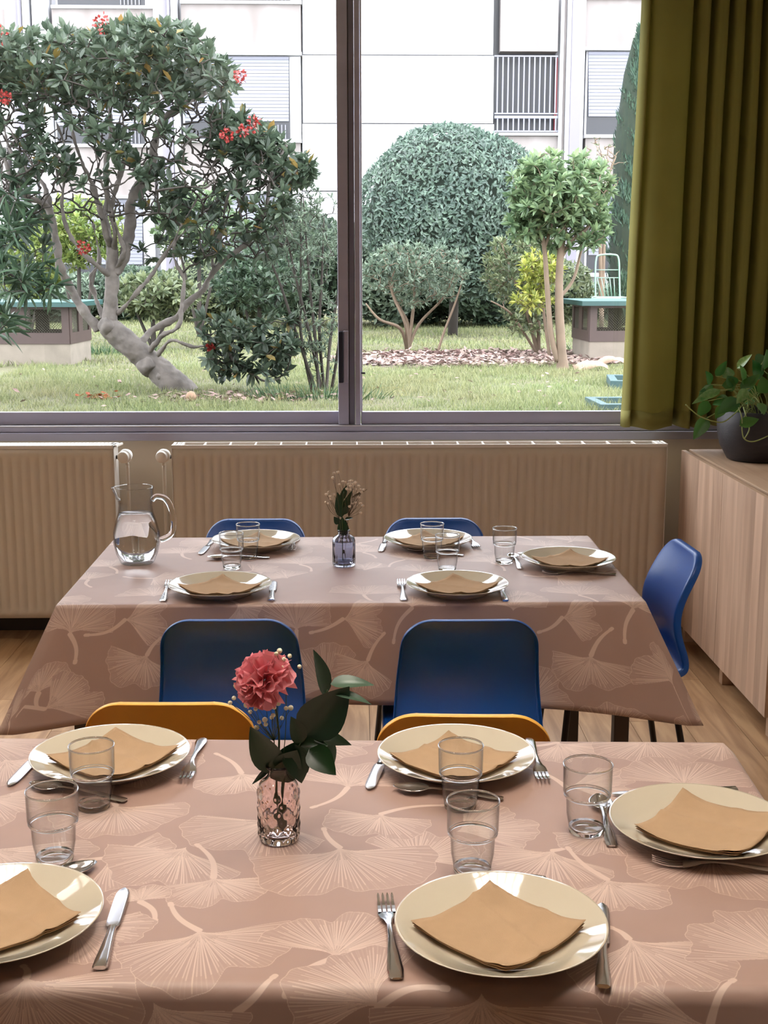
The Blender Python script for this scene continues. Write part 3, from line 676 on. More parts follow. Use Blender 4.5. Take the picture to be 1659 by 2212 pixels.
def chair(color, label, x, y, rz, group):
    t = thing('dining_chair', label, 'chair', (x, y, 0), rz, group)
    if color not in CH:
        CH[color] = chair_shell(color).mesh('shell')
        CH[color].materials.append(M[color])
    if 'leg' not in CH:
        CH['leg'] = {}
        for sx in (-1, 1):
            CH['leg'][(sx, 0)] = MB().tube([(sx*.145, .06, .402), (sx*.16, .02, .38), (sx*.19, -.05, .0)], .010, 12).mesh('leg')
            CH['leg'][(sx, 1)] = MB().tube([(sx*.145, .30, .402), (sx*.16, .325, .38), (sx*.18, .36, .0)], .010, 12).mesh('leg')
        CH['frame'] = MB().tube([(-.145, .06, .406), (-.145, .30, .406)], .010, 10).tube([(.145, .06, .406), (.145, .30, .406)], .010, 10).tube([(-.145, .09, .400), (.145, .09, .400)], .009, 10).tube([(-.145, .27, .400), (.145, .27, .400)], .009, 10).mesh('seat_frame')
        CH['bracket'] = MB().box(-.03, -.012, -.006, .03, .012, .006).mesh('bracket')
    o = ob('shell', CH[color], M[color], t); m = o.modifiers.new('s', 'SOLIDIFY'); m.thickness = .004; m.offset = 0
    m = o.modifiers.new('u', 'SUBSURF'); m.levels = 1; m.render_levels = 2
    for k, me in CH['leg'].items(): ob('leg', me, M['black_metal'], t)
    ob('seat_frame', CH['frame'], M['black_metal'], t)
    for sx in (-1, 1): ob('bracket', CH['bracket'], M['alu'], t, loc=(sx*.15, .075, .412), rot=(0, 0, R_(90)), bevel=.002)
    return t
bg = 'blue plastic shell chairs around the far table'
chair('blue', 'blue shell chair at the near side of the far table, left, behind the carnation', -.304, 3.035, 0, bg)
chair('blue', 'blue shell chair at the near side of the far table, right, back to the camera', .274, 3.02, 0, bg)
chair('blue', 'blue chair beyond the far table, left, only its top edge showing', -.33, 4.16, R_(180), bg)
chair('blue', 'blue chair beyond the far table, just right of the blue vase', .262, 4.16, R_(180), bg)
chair('blue', 'blue shell chair at the right end of the far table, seen from its side', .940, 3.77, R_(93), bg)
yg = 'orange yellow shell chairs at the near table'
chair('yellow', 'orange yellow shell chair at the near table, left of the carnation', -.363, 2.44, R_(-1), yg)
chair('yellow', 'orange yellow shell chair at the near table, right of the carnation', .206, 2.36, R_(-3), yg)

# ================================================================== TABLEWARE
PL = [(.0005, .004), (.078, .004), (.0785, .0008), (.084, .0008), (.086, .006), (.118, .0175), (.1345, .0262), (.1362, .0276), (.1358, .0286), (.133, .0275), (.112, .0190), (.094, .0115), (.086, .0088), (.078, .0080), (.0005, .0080)]
def plate_z(r): return np.interp(r, [0, .078, .086, .094, .112, .133, .1358, .2], [.008, .008, .0088, .0115, .019, .0275, .0286, .0286])
plate_me = MB().lathe(PL, 72).mesh('plate')
def plate(label, x, y, grp):
    o = ob('dinner_plate', plate_me, M['ceramic'], loc=(x, y, TZ)); return tag(o, label, 'plate', grp)
def napkin(label, x, y, ang, grp, side=.160, seed=0, off=(0, 0), crease=1.0):
    t = thing('paper_napkin', label, 'napkin', (x, y, TZ), 0, grp); rs = np.random.default_rng(seed)
    n = 20; ph = rs.uniform(0, 6.28, 4); a1 = rs.uniform(-.4, .4)
    for lay in range(3):
        G = []; s_ = side/2-(2-lay)*.0012; an = ang+lay*.012-.01
        for i in range(n+1):
            row = []
            for j in range(n+1):
                u, v = -1+2*i/n, -1+2*j/n
                e = .004*math.sin(3*u+ph[0])*(abs(v) > .8)+.003*math.sin(4*v+ph[1])*(abs(u) > .8)
                p = rot2((u*s_+e*.5, v*s_), an)+np.array(off)
                r = math.hypot(*p)
                z = float(plate_z(r))+.0012+.0019*lay
                # paper bridges the well instead of lining it
                z = max(z, .0105+.0019*lay+.020*max(0, (r-.055)/.08)**1.5)
                cr = math.exp(-((u*math.cos(a1)+v*math.sin(a1)-.15)/.09)**2)*.0030+math.exp(-((v-.3*u+.45)/.07)**2)*.0016
                z += crease*cr*(.6+.4*lay)+.0005*math.sin(9*u+ph[2])*math.sin(7*v+ph[3])+.0009*lay*max(0, abs(u*v)-.5)*4
                row.append((p[0], p[1], z))
            G.append(row)
        o = MB().grid(G, True).build('paper_layer', M['paper'], t); m = o.modifiers.new('s', 'SOLIDIFY'); m.thickness = .0005; m.offset = 0

def outline_solid(mb, pts, zf, th):
    """pts rows: (y, half width); zf(y) height; a flat bar with thickness"""
    G = []
    for y, hw in pts:
        z = zf(y)
        G.append([(-hw, y, z), (-hw*.6, y, z+th*.5), (hw*.6, y, z+th*.5), (hw, y, z), (hw*.6, y, z-th*.5), (-hw*.6, y, z-th*.5), (-hw, y, z)])
    mb.grid(G, True)
    for row, rev in ((G[0][:6], False), (G[-1][:6], True)): mb.add(row, [tuple(range(6)) if not rev else tuple(reversed(range(6)))])
    return mb
def knife_mesh():
    b = MB(); outline_solid(b, [(.100, .006), (.103, .0088), (.115, .0098), (.15, .0100), (.18, .0098), (.195, .0090), (.204, .0065), (.209, .0025)], lambda y: .0042-.0010*(y-.1)/.1, .0016)
    h = MB(); outline_solid(h, [(0, .0085), (.002, .0098), (.02, .0095), (.05, .0075), (.08, .0058), (.094, .0055), (.101, .0065)], lambda y: .0042, .0052)
    return h.mesh('handle'), b.mesh('blade')
def fork_mesh():
    zf = lambda y: np.interp(y, [0, .03, .09, .125, .145, .165, .185, .205], [.0032, .0040, .0090, .0100, .0065, .0028, .0030, .0082])
    h = MB(); outline_solid(h, [(0, .0060), (.003, .0090), (.02, .0102), (.05, .0075), (.09, .0038), (.12, .0034), (.135, .0060), (.145, .0105), (.155, .0122), (.162, .0125)], zf, .0026)
    t = MB()
    for k in range(4):
        c = -.0095+k*.00633; G = []
        for y in (.1615, .17, .18, .19, .20, .205):
            hw = .0021 if y < .19 else .0017 if y < .203 else .0008; z = float(zf(y)); G.append([(c-hw, y, z), (c-hw, y, z+.0018), (c+hw, y, z+.0018), (c+hw, y, z), (c-hw, y, z)])
        t.grid(G, False); t.add(G[-1][:4], [(0, 1, 2, 3)])
    return h.mesh('handle'), t.mesh('tines')
def spoon_mesh():
    zf = lambda y: np.interp(y, [0, .02, .07, .105, .13, .18], [.0032, .0042, .0090, .0105, .0085, .0060])
    h = MB(); outline_solid(h, [(0, .0055), (.003, .0085), (.02, .0090), (.05, .0066), (.085, .0036), (.115, .0034), (.128, .0050)], zf, .0024)
    b = MB(); G = []
    for i in range(13):
        t = i/12; y = .124+.058*t; hw = .0190*math.sin(math.pi*(.06+.90*t)**.85)**.75
        row = []
        for j in range(9):
            s = -1+2*j/8; dep = .0085*(1-s*s)*math.sin(math.pi*t)**.8
            row.append((s*hw, y, .0095-dep-.001*t))
        G.append(row)
    b.grid(G, True); return h.mesh('handle'), b.mesh('bowl')
CUT = {'knife': (knife_mesh(), ('handle', 'blade')), 'fork': (fork_mesh(), ('handle', 'tines')), 'spoon': (spoon_mesh(), ('handle', 'bowl'))}
CLEN = {'knife': .209, 'fork': .205, 'spoon': .182}
def cutlery(kind, label, a, b, anchor, grp, scale=1.0):
    """a handle-end px, b tip px; anchor 'a','b' says which end is seen"""
    A, B = onz(*a, TZ)[:2], onz(*b, TZ)[:2]; d = (B-A)/np.linalg.norm(B-A); Ln = CLEN[kind]*scale
    if anchor == 'b': A = B-d*Ln
    elif anchor == 'm': A = (A+B)/2-d*Ln/2
    t = thing(kind, label, kind, (A[0], A[1], TZ+.0004), math.atan2(-d[0], d[1]), grp); t.scale = (scale,)*3
    (m1, m2), (n1, n2) = CUT[kind]
    ob(n1, m1, M['chrome'], t, bevel=0); o = ob(n2, m2, M['blade'] if kind == 'knife' else M['chrome'], t)
    if kind == 'spoon': solid(o, .0010)
    return t

gp1, gp2 = 'cream plates on the near table', 'cream plates on the far table'
gn1, gn2 = 'kraft napkins on the near table', 'kraft napkins on the far table'
PLATES = [('lower left, cut by the picture edge', -.4675, 1.561, gp1, gn1), ('before the left yellow chair', -.4235, 2.118, gp1, gn1), ('in front of the right yellow chair', .172, 2.105, gp1, gn1),
          ('nearest, between fork and knife', .184, 1.521, gp1, gn1), ('at the right end of the near table', .520, 1.822, gp1, gn1),
          ('at the near left of the far table', -.357, 3.320, gp2, gn2), ('at the far left of the far table', -.305, 3.888, gp2, gn2), ('beyond the far tumblers, right of the blue vase', .224, 3.893, gp2, gn2),
          ('at the near right of the far table', .269, 3.316, gp2, gn2), ('at the right end of the far table', .612, 3.613, gp2, gn2)]
NAPS = [(R_(38), (.000, .002)), (R_(52), (.004, .004)), (R_(45), (-.002, -.006)), (R_(44), (-.002, -.002)), (R_(50), (.012, -.006)), (R_(46), (-.002, -.008)), (R_(44), (.0, -.004)), (R_(48), (.0, -.004)), (R_(45), (.0, -.006)), (R_(35), (.004, -.004))]
for i, ((wh, x, y, g1, g2), (an, of)) in enumerate(zip(PLATES, NAPS)):
    plate('glossy cream dinner plate '+wh, x, y, g1)
    napkin('folded kraft paper napkin on the plate '+wh, x, y, an, g2, seed=i, off=of, side=.158 if i != 4 else .166, crease=1.0 if i < 5 else .6)

k1, k2 = 'cutlery on the near table', 'cutlery on the far table'
cutlery('knife', 'steel knife right of the lower left plate', (216, 2098), (276, 1902), 'a', k1)
cutlery('knife', 'steel knife right of the nearest plate, half under its rim', (1303, 2138), (1300, 1940), 'a', k1)
cutlery('fork', 'steel fork left of the nearest plate', (857, 2120), (826, 1908), 'a', k1)
cutlery('knife', 'steel knife left of the plate before the left yellow chair', (125, 1592), (20, 1700), 'b', k1)
cutlery('fork', 'steel fork between the left back plate and the pink vase', (434, 1607), (398, 1694), 'b', k1)
cutlery('spoon', 'steel spoon behind the two left glasses', (273, 1733), (77, 1702), 'a', k1)
cutlery('spoon', 'steel spoon peeping out behind the lower left plate', (90, 1912), (208, 1872), 'b', k1)
cutlery('knife', 'steel knife left of the plate before the right yellow chair', (845, 1598), (797, 1708), 'b', k1)
cutlery('fork', 'steel fork right of the plate before the right yellow chair', (1146, 1612), (1176, 1695), 'b', k1)
cutlery('spoon', 'steel spoon behind the two middle glasses', (1087, 1729), (908, 1712), 'a', k1)
cutlery('spoon', 'steel spoon half hidden behind the nearest plate', (1010, 1935), (1180, 1908), 'b', k1)
cutlery('spoon', 'steel spoon seen through the glass left of the right end plate', (1322, 1832), (1292, 1724), 'a', k1)
cutlery('knife', 'steel knife behind the right end plate', (1520, 1712), (1322, 1719), 'b', k1)
cutlery('fork', 'steel fork in front of the right end plate', (1700, 1888), (1408, 1866), 'b', k1)
cutlery('fork', 'steel fork left of the near left plate on the far table', (352, 1301), (371, 1249), 'a', k2)
cutlery('knife', 'steel knife right of the near left plate on the far table', (586, 1300), (592, 1256), 'a', k2)
cutlery('knife', 'steel knife left of the far left plate, pitcher side', (462, 1167), (432, 1199), 'b', k2)
cutlery('fork', 'steel fork right of the far left plate, window side', (642, 1163), (628, 1194), 'b', k2)
cutlery('spoon', 'steel spoon behind the left pair of far glasses', (582, 1206), (473, 1208), 'a', k2)
cutlery('fork', 'steel fork left of the near right plate on the far table', (873, 1299), (863, 1240), 'a', k2)
cutlery('knife', 'steel knife right of the near right plate on the far table', (1092, 1301), (1076, 1256), 'a', k2)
cutlery('knife', 'steel knife between the blue vase and the far middle plate', (835, 1160), (822, 1193), 'b', k2)
cutlery('fork', 'steel fork right of the far middle plate', (1012, 1162), (1032, 1187), 'b', k2)
cutlery('spoon', 'steel spoon behind the middle pair of far glasses', (985, 1200), (880, 1190), 'b', k2)
cutlery('spoon', 'steel spoon between a glass and the right end plate of the far table', (1125, 1231), (1102, 1196), 'a', k2)
cutlery('knife', 'steel knife behind the right end plate of the far table', (1210, 1190), (1118, 1197), 'b', k2)
cutlery('fork', 'steel fork in front of the right end plate of the far table', (1330, 1242), (1165, 1240), 'a', k2)

# glasses: step ring below the middle, thick base
GP = [(.0268, .0095), (.0305, .03), (.0318, .056), (.0345, .0605), (.0365, .066), (.0372, .106), (.0376, .1085), (.0371, .1095), (.0363, .108), (.0355, .068), (.0336, .0625), (.0308, .0575), (.0295, .03), (.0262, .012)]
rim_me = MB().lathe([(.0363, .1075), (.0376, .1075), (.0380, .1092), (.0372, .1105), (.0362, .1092), (.0363, .1075)], 48).mesh('rim'); rim_me.materials.append(M['thick_glass'])
ring_me = MB().lathe([(.0330, .0570), (.0352, .0592), (.0358, .0612), (.0344, .0625), (.0322, .0590), (.0330, .0570)], 48).mesh('step_ring'); ring_me.materials.append(M['thick_glass'])
glass_me = MB().lathe(GP, 48).mesh('wall'); glass_me.materials.append(M['glass'])
gb_me = MB().lathe([(.0005, .0005), (.020, .0008), (.0245, 0), (.0262, .0015), (.0270, .0092), (.0262, .0105), (.020, .0082), (.0005, .0070)], 40).mesh('base'); gb_me.materials.append(M['thick_glass'])
GL = [('left glass of the pair beside the lower left plate', (119, 1860), 1.0, 0), ('second glass behind the lower left one, before the left back plate', (203, 1745), .96, 0), ('middle glass just behind the nearest plate', (1020, 1885), 1.0, 0),
      ('glass before the plate of the right yellow chair', (994, 1745), .96, 0), ('glass with a spoon behind it, near the right end plate', (1266, 1797), 1.0, 0),
      ('near one of the left pair on the far table', (501, 1228), .94, 1), ('back one of the left pair on the far table', (537, 1206), .94, 1), ('back one of the middle pair on the far table', (933, 1205), .94, 1),
      ('near one of the middle pair on the far table', (966, 1233), .94, 1), ('single glass left of the right end plate on the far table', (1089, 1216), .94, 1)]
for lb, px, sc, far in GL:
    p = onz(*px, TZ); t = thing('drinking_glass', 'clear stackable tumbler, '+lb, 'glass', (p[0], p[1], TZ+.0005), 0, 'tumblers on the far table' if far else 'tumblers on the near table'); t.scale = (sc,)*3
    ob('wall', glass_me, None, t); ob('base', gb_me, None, t); ob('rim', rim_me, None, t); ob('step_ring', ring_me, None, t)

# pitcher
pp_ = onz(297, 1216, TZ)
pit = thing('water_pitcher', 'clear glass pitcher half full of water on the far table', 'pitcher', (pp_[0], pp_[1], TZ+.0005))
def spout(a, j, z):
    k = max(0, (z-.185)/.045); dd = (a-math.pi+math.pi) % (2*math.pi)-math.pi; dd = abs(abs((a-R_(188)+math.pi) % (2*math.pi)-math.pi)); return 1+.30*k*math.exp(-(dd/.35)**2)
PO = [(.0005, 0), (.044, 0), (.048, .003), (.060, .030), (.0668, .062), (.0665, .090), (.058, .125), (.0500, .150), (.0475, .172), (.0490, .187), (.0515, .190), (.0530, .215), (.0535, .223), (.0525, .2245), (.0505, .2225), (.0485, .193), (.0455, .187), (.0445, .172), (.0470, .150), (.0550, .124), (.0632, .090), (.0635, .062), (.0565, .032), (.044, .012), (.0005, .010)]
MB().lathe(PO, 64, mod=spout).build('jug', M['glass'], pit)
MB().tube(smooth_path([(.049, 0, .185), (.062, 0, .196), (.088, 0, .188), (.104, 0, .155), (.108, 0, .115), (.098, 0, .082), (.070, 0, .068)], 7), lerp_r([.0075, .008, .009, .0085, .008, .0085, .009], 43), 14).build('handle', M['thick_glass'], pit)
WL = .147
MB().lathe([(.0005, .0102), (.0437, .0122), (.0562, .0322), (.0632, .062), (.0629, .090), (.0547, .124), (.0472, WL), (.0005, WL)], 64).build('water', M['water'], pit)

# ------------------------------------------------------------------ vases with flowers
M['cleaf'] = leafmat('ruscus_leaf', srgb(26, 50, 28), .25, .28, .12)
M['cleaf_l'] = leafmat('ruscus_leaf_pale', srgb(74, 98, 80), .2, .3, .15)
M['stem'] = mat('flower_stem', srgb(58, 72, 38), .5)
M['stem_br'] = mat('dry_stem', srgb(92, 74, 50), .6)
M['petal'] = leafmat('carnation_petal', srgb(236, 152, 160), .08, .6, .3)
M['gyp'] = mat('gypsophila', srgb(236, 230, 200), .7, noise=.1)
def vase_near():
    p = onz(603, 1812, TZ); VC = np.array([p[0], p[1], TZ])
    v = thing('flower_vase', 'pink pressed glass bottle vase with diamond facets, holding the carnation', 'vase', (VC[0], VC[1], TZ+.0005), 0)
    prof = [(.0005, 0), (.0270, 0), (.0295, .0015), (.0305, .008)]+[(.0315, .008+.0715*k/24) for k in range(1, 25)]+[(.0300, .087), (.0255, .094), (.0180, .099), (.0158, .103), (.0156, .112), (.0185, .1145), (.0190, .117), (.0175, .1185), (.0135, .1165), (.0133, .103), (.0155, .0965), (.0235, .0905), (.0280, .083), (.0285, .016), (.024, .010), (.0005, .009)]
    def dia(a, j, z):
        if 4 <= j <= 27:
            q = (z/.0125); s = a*12/math.pi
            f = abs(((s+q*1.0) % 2)-1)+abs(((s-q*1.0) % 2)-1); return 1+.045*(f-1)
        return 1
    MB().lathe(prof, 144, mod=dia, smooth=True).build('bottle', M['pink_glass'], v)
    MB().lathe([(.0005, .0095), (.024, .0105), (.0283, .0165), (.0283, .040), (.0005, .040)], 48).build('water', M['water'], v)
    Y0 = VC[1]
    P = lambda x, y, dy=0: ony(x, y, Y0+dy)
    # carnation
    c = thing('carnation', 'pink carnation on a long stem in the pink vase', 'flower', VC+np.array([.002, 0, .012]))
    O = VC+np.array([.002, 0, .012])
    head = P(572, 1470, -.012)
    st = smooth_path([O*0, P(597, 1700)-O, P(603, 1600)-O, P(594, 1520)-O, head+np.array([.008, 0, -.016])-O], 6)
    MB().tube(st, .0016, 8).build('stem', M['stem'], c)
    MB().tube([head+np.array([.011, .002, -.024])-O, head+np.array([.007, 0, -.012])-O, head+np.array([.002, 0, .002])-O], [.0035, .0062, .008], 12).build('calyx', M['stem'], c)
    axis = np.array([-.35, -.62, .55]); axis /= np.linalg.norm(axis)
    e1 = np.cross(axis, (0, 0, 1.)); e1 /= np.linalg.norm(e1); e2 = np.cross(axis, e1)
    pm = []
    for q in range(4):
        G = []; rs = np.random.default_rng(q+3)
        f1, f2 = rs.uniform(0, 6, 2); f2 += q
        for i in range(9):
            t = i/8; row = []
            for j in range(13):
                s = -1+2*j/12; hw = .0050+.0205*t**.8
                y = .034*t*(1-.12*s*s)+.0014*math.sin(s*9+f1)*t**3
                z = .0075*math.sin(s*5+f2)*t**1.5+.0016*math.sin(s*12+f1)*t**3
                row.append((s*hw, y, z-.010*t*t*(1 if q % 2 else -.3)))
            G.append(row)
        pm.append(MB().grid(G, True).mesh('petal'))
    for k in range(34):
        ring = (k+.5)/34; el = R_(8+86*ring**.75); az = k*2.39996
        d = axis*math.cos(el)+(e1*math.cos(az)+e2*math.sin(az))*math.sin(el)
        n = -axis*math.sin(el)+(e1*math.cos(az)+e2*math.sin(az))*math.cos(el)
        o = ob('petal', pm[k % 4], M['petal'], c, loc=head+d*.004-O+axis*.001, rot=orient(d, -n+e1*.3*math.sin(k*3)))
        s = .92+.22*ring; o.scale = (s*1.05, s, s)
    # gypsophila
    g = thing('gypsophila_sprig', 'white baby breath sprig around the carnation stem', 'flower', VC+np.array([-.002, .002, .012])); O2 = VC+np.array([-.002, .002, .012])
    pts = [(510, 1482), (505, 1508), (497, 1518), (532, 1523), (540, 1538), (552, 1531), (573, 1521), (583, 1527), (592, 1528), (601, 1519), (602, 1507), (618, 1530), (628, 1529), (609, 1551), (560, 1560), (572, 1555), (587, 1550), (574, 1565), (554, 1572), (583, 1515),
           (597, 1412), (601, 1422), (602, 1433), (613, 1424), (604, 1406), (647, 1440), (590, 1545), (548, 1515), (626, 1417), (609, 1442)]
    sph = MB().lathe([(.0002, -.0032), (.0024, -.0022), (.0034, 0), (.0030, .0018), (.0016, .0030), (.0002, .0026)], 10, mod=lambda a, j, z: 1+.2*math.sin(a*5)).mesh('blossom')
    hub1, hub2 = P(592, 1600)-O2, P(618, 1485, .01)-O2
    MB().tube(smooth_path([O2*0, P(598, 1690)-O2, hub1], 5), .0009, 6).tube(smooth_path([P(605, 1690)-O2, P(617, 1580)-O2, hub2], 5), .0007, 6).build('stem', M['stem'], g)
    tw = MB()
    for i, (x, y) in enumerate(pts):
        q = P(x, y, .018*math.sin(i*2.1))-O2; h = hub2 if (y < 1460) else hub1
        mid = (q+h)/2+np.array([.004*math.sin(i), .003, -.004])
        tw.tube(smooth_path([h, mid, q], 3), .00045, 4)
        o = ob('blossom', sph, M['gyp'], g, loc=q, rot=(i*.7, i*1.1, 0)); s = 1.0 if i % 3 else 1.25; o.scale = (s, s, s)
    tw.build('twigs', M['stem'], g)
    # foliage branch
    f = thing('foliage_branch', 'dark glossy green leaf branch leaning right in the pink vase', 'foliage branch', VC+np.array([.004, .002, .012])); O3 = VC+np.array([.004, .002, .012])
    LV = [((705, 1502), (683, 1408), .040, 0, (1, -.6, .1)), ((714, 1478), (800, 1462), .030, 1, (0, -.5, 1)), ((718, 1497), (797, 1502), .020, 1, (0, -.4, 1)), ((655, 1588), (750, 1492), .078, 0, (.4, -1, .3)),
          ((672, 1592), (756, 1593), .034, 0, (0, -.6, 1)), ((603, 1668), (542, 1578), .056, 0, (-.4, -1, .2)), ((652, 1604), (631, 1552), .030, 0, (.5, -1, 0)), ((625, 1672), (652, 1602), .060, 0, (-.3, -1, .2)),
          ((636, 1608), (648, 1690), .046, 0, (-.2, -1, .4)), ((668, 1618), (722, 1668), .044, 0, (.2, -1, .5)), ((700, 1603), (724, 1648), .028, 1, (.6, -1, .2)), ((585, 1655), (546, 1693), .010, 0, (0, -1, .3)),
          ((610, 1668), (640, 1625), .050, 0, (.1, -1, .1)), ((650, 1610), (705, 1610), .034, 0, (0, -.8, .7)), ((664, 1600), (716, 1625), .026, 1, (.3, -.6, 1)), ((600, 1690), (628, 1640), .045, 0, (.3, -1, 0))]
    main = smooth_path([O3*0, P(612, 1690)-O3, P(640, 1625)-O3, P(680, 1560)-O3, P(708, 1490)-O3], 6)
    MB().tube(main, lerp_r([.0030, .0024, .0019, .0015], len(main)), 8).build('stem', M['stem'], f)
    for i, (b, tp, wd, pale, n) in enumerate(LV):
        dy = .012*math.sin(i*1.9)-(.02 if i in (8, 9) else 0)
        B, T = P(*b, dy*.4)-O3, P(*tp, dy-.006)-O3; Ln = np.linalg.norm(T-B)*1.05
        ob('leaf', leaf_mesh('leaf', Ln, wd, .30 if i in (1, 2, 4) else .16 if i in (8, 9, 10) else .06, .22, n=9), M['cleaf_l' if pale else 'cleaf'], f, loc=B, rot=orient(T-B, n))
vase_near()
def vase_far():
    p = onz(743, 1222, TZ); VC = np.array([p[0], p[1], TZ])
    v = thing('flower_vase', 'small blue grey ribbed glass bottle vase on the far table', 'vase', (VC[0], VC[1], TZ+.0005), 0)
    prof = [(.0005, 0), (.028, 0), (.0315, .003), (.0325, .008), (.0325, .030), (.0325, .060), (.0325, .074), (.0305, .082), (.022, .089), (.0165, .092), (.0152, .100), (.0185, .1025), (.0188, .1045), (.0170, .106), (.0130, .104), (.0130, .091), (.019, .086), (.0275, .079), (.0290, .070), (.0292, .012), (.024, .008), (.0005, .007)]
    MB().lathe(prof, 96, mod=lambda a, j, z: 1+(.03*abs(math.sin(a*9)) if 2 <= j <= 8 else 0)).build('bottle', M['blue_glass'], v)
    Y0 = VC[1]; P = lambda x, y, dy=0: ony(x, y, Y0+dy)
    f = thing('foliage_branch', 'dark leafy sprig in the blue grey vase', 'foliage branch', VC+np.array([-.002, 0, .01])); O = VC+np.array([-.002, 0, .01])
    MB().tube(smooth_path([O*0, P(741, 1160)-O, P(739, 1110)-O, P(743, 1062)-O], 5), .0016, 7).build('stem', M['stem'], f)
    for i, (b, tp, wd, n) in enumerate([((738, 1118), (730, 1066), .036, (.3, -1, .1)), ((738, 1080), (748, 1050), .020, (0, -1, .2)), ((741, 1098), (760, 1062), .018, (.3, -1, .2)), ((733, 1132), (722, 1117), .022, (0, -1, .2)), ((741, 1158), (739, 1118), .034, (-.3, -1, .1)), ((745, 1122), (762, 1118), .016, (0, -.5, 1)), ((742, 1112), (756, 1082), .02, (.2, -1, .2)), ((742, 1160), (747, 1125), .03, (.4, -1, .1))]):
        B, T = P(*b, .005*math.sin(i))-O, P(*tp, .01*math.sin(i*2))-O
        ob('leaf', leaf_mesh('leaf', np.linalg.norm(T-B)*1.05, wd, .05, .2, n=7), M['cleaf'], f, loc=B, rot=orient(T-B, n))
    g = thing('gypsophila_sprig', 'dried baby breath sprig in the blue grey vase', 'flower', VC+np.array([.003, .002, .01])); O2 = VC+np.array([.003, .002, .01])
    M['gyp2'] = mat('dried_gypsophila', srgb(226, 208, 188), .8, noise=.15, nscale=200)
    pts = [(722, 1022), (730, 1020), (719, 1032), (733, 1047), (741, 1041), (747, 1042), (755, 1040), (760, 1038), (766, 1045), (757, 1050), (763, 1053), (768, 1042), (775, 1050), (770, 1058), (779, 1058), (762, 1062), (772, 1066), (781, 1063), (756, 1058), (765, 1072), (775, 1075), (705, 1068), (711, 1063), (713, 1072), (704, 1085), (709, 1088), (715, 1078), (722, 1068), (784, 1092), (779, 1088), (768, 1086), (770, 1094), (755, 1094), (762, 1088), (750, 1092), (779, 1108), (786, 1058), (753, 1046), (749, 1056), (760, 1046)]
    sph = MB().lathe([(.0002, -.0032), (.0024, -.0022), (.0034, 0), (.0030, .0018), (.0002, .0030)], 8).mesh('blossom')
    hub = P(753, 1115)-O2; hl = P(733, 1120)-O2; tw = MB()
    tw.tube(smooth_path([O2*0, P(748, 1160)-O2, hub], 4), .001, 5).tube(smooth_path([O2*0, P(738, 1155)-O2, hl], 4), .0008, 5)
    for i, (x, y) in enumerate(pts):
        q = P(x, y, .02*math.sin(i*2.1))-O2; h = hl if x < 730 else hub
        tw.tube(smooth_path([h, (q+h)/2+np.array([.006*math.sin(i), 0, -.004]), q], 3), .0005, 4)
        ob('blossom', sph, M['gyp2'], g, loc=q).scale = (1.35, 1.35, 1.35)
    tw.build('stem', M['stem_br'], g)
    b = P(700, 1113)-O2
    ob('leaf', leaf_mesh('leaf', .05, .008, .1, .2), M['stem_br'], g, loc=P(760, 1075)-O2, rot=orient(P(795, 1055)-P(760, 1075), (0, -1, .5)))
vase_far()

# ================================================================== OUTSIDE: GROUND
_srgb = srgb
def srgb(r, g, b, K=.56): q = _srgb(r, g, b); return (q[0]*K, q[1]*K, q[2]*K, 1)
GZ = .80
def gp(x, y): return onz(x, y, GZ)
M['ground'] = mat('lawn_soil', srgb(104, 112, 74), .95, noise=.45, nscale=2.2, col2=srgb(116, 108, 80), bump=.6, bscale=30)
gr = MB().box(-14, 5.84, GZ-.3, 16, 40, GZ).build('lawn_ground', M['ground']); gr['kind'] = 'structure'
TPL_BLADE = (np.array([(-.5, 0, 0), (.5, 0, 0), (.25, .6, .10), (-.25, .6, .10), (0, 1, .32)]), np.array([(0, 1, 2), (0, 2, 3), (3, 2, 4)]))
TPL_LEAF = (np.array([(0, 0, 0), (-.42, .3, .06), (.42, .3, .06), (-.4, .68, .05), (.4, .68, .05), (0, 1, 0), (0, .3, -.03), (0, .68, -.04)]),
            np.array([(0, 6, 1), (0, 2, 6), (1, 6, 7), (1, 7, 3), (6, 2, 4), (6, 4, 7), (3, 7, 5), (7, 4, 5)]))
TPL_LEAF4 = (np.array([(0, 0, 0), (-.5, .5, .05), (.5, .5, .05), (0, 1, 0), (0, .5, -.04)]), np.array([(0, 4, 1), (0, 2, 4), (1, 4, 3), (4, 2, 3)]))
def scatter(P, D, Nn, L, W, tpl):
    P, D, Nn = map(lambda a: np.asarray(a, float), (P, D, Nn)); n = len(P)
    D = D/(np.linalg.norm(D, axis=1, keepdims=True)+1e-9); Nn = Nn-D*np.sum(D*Nn, 1, keepdims=True); Nn /= np.linalg.norm(Nn, axis=1, keepdims=True)+1e-9
    X = np.cross(D, Nn); L = np.broadcast_to(L, n)[:, None, None]; W = np.broadcast_to(W, n)[:, None, None]
    T, Fa = tpl
    V = P[:, None, :]+X[:, None, :]*T[None, :, :1]*W+D[:, None, :]*T[None, :, 1:2]*L+Nn[:, None, :]*T[None, :, 2:3]*L
    F_ = (Fa[None]+(np.arange(n)*len(T))[:, None, None]).reshape(-1, Fa.shape[1])
    return V.reshape(-1, 3), F_
def leafmass(name, P, D, Nn, L, W, tpl, m, parent=None, smooth=False):
    V, F_ = scatter(P, D, Nn, L, W, tpl)
    o = ob(name, np_mesh(name, V, F_, smooth), m, parent); o['kind'] = 'stuff'; return o
M['grass'] = leafmat('grass_blade', srgb(150, 166, 112), .35, .6, .35, col2=srgb(172, 172, 128), nscale=1.2, spec=.2)
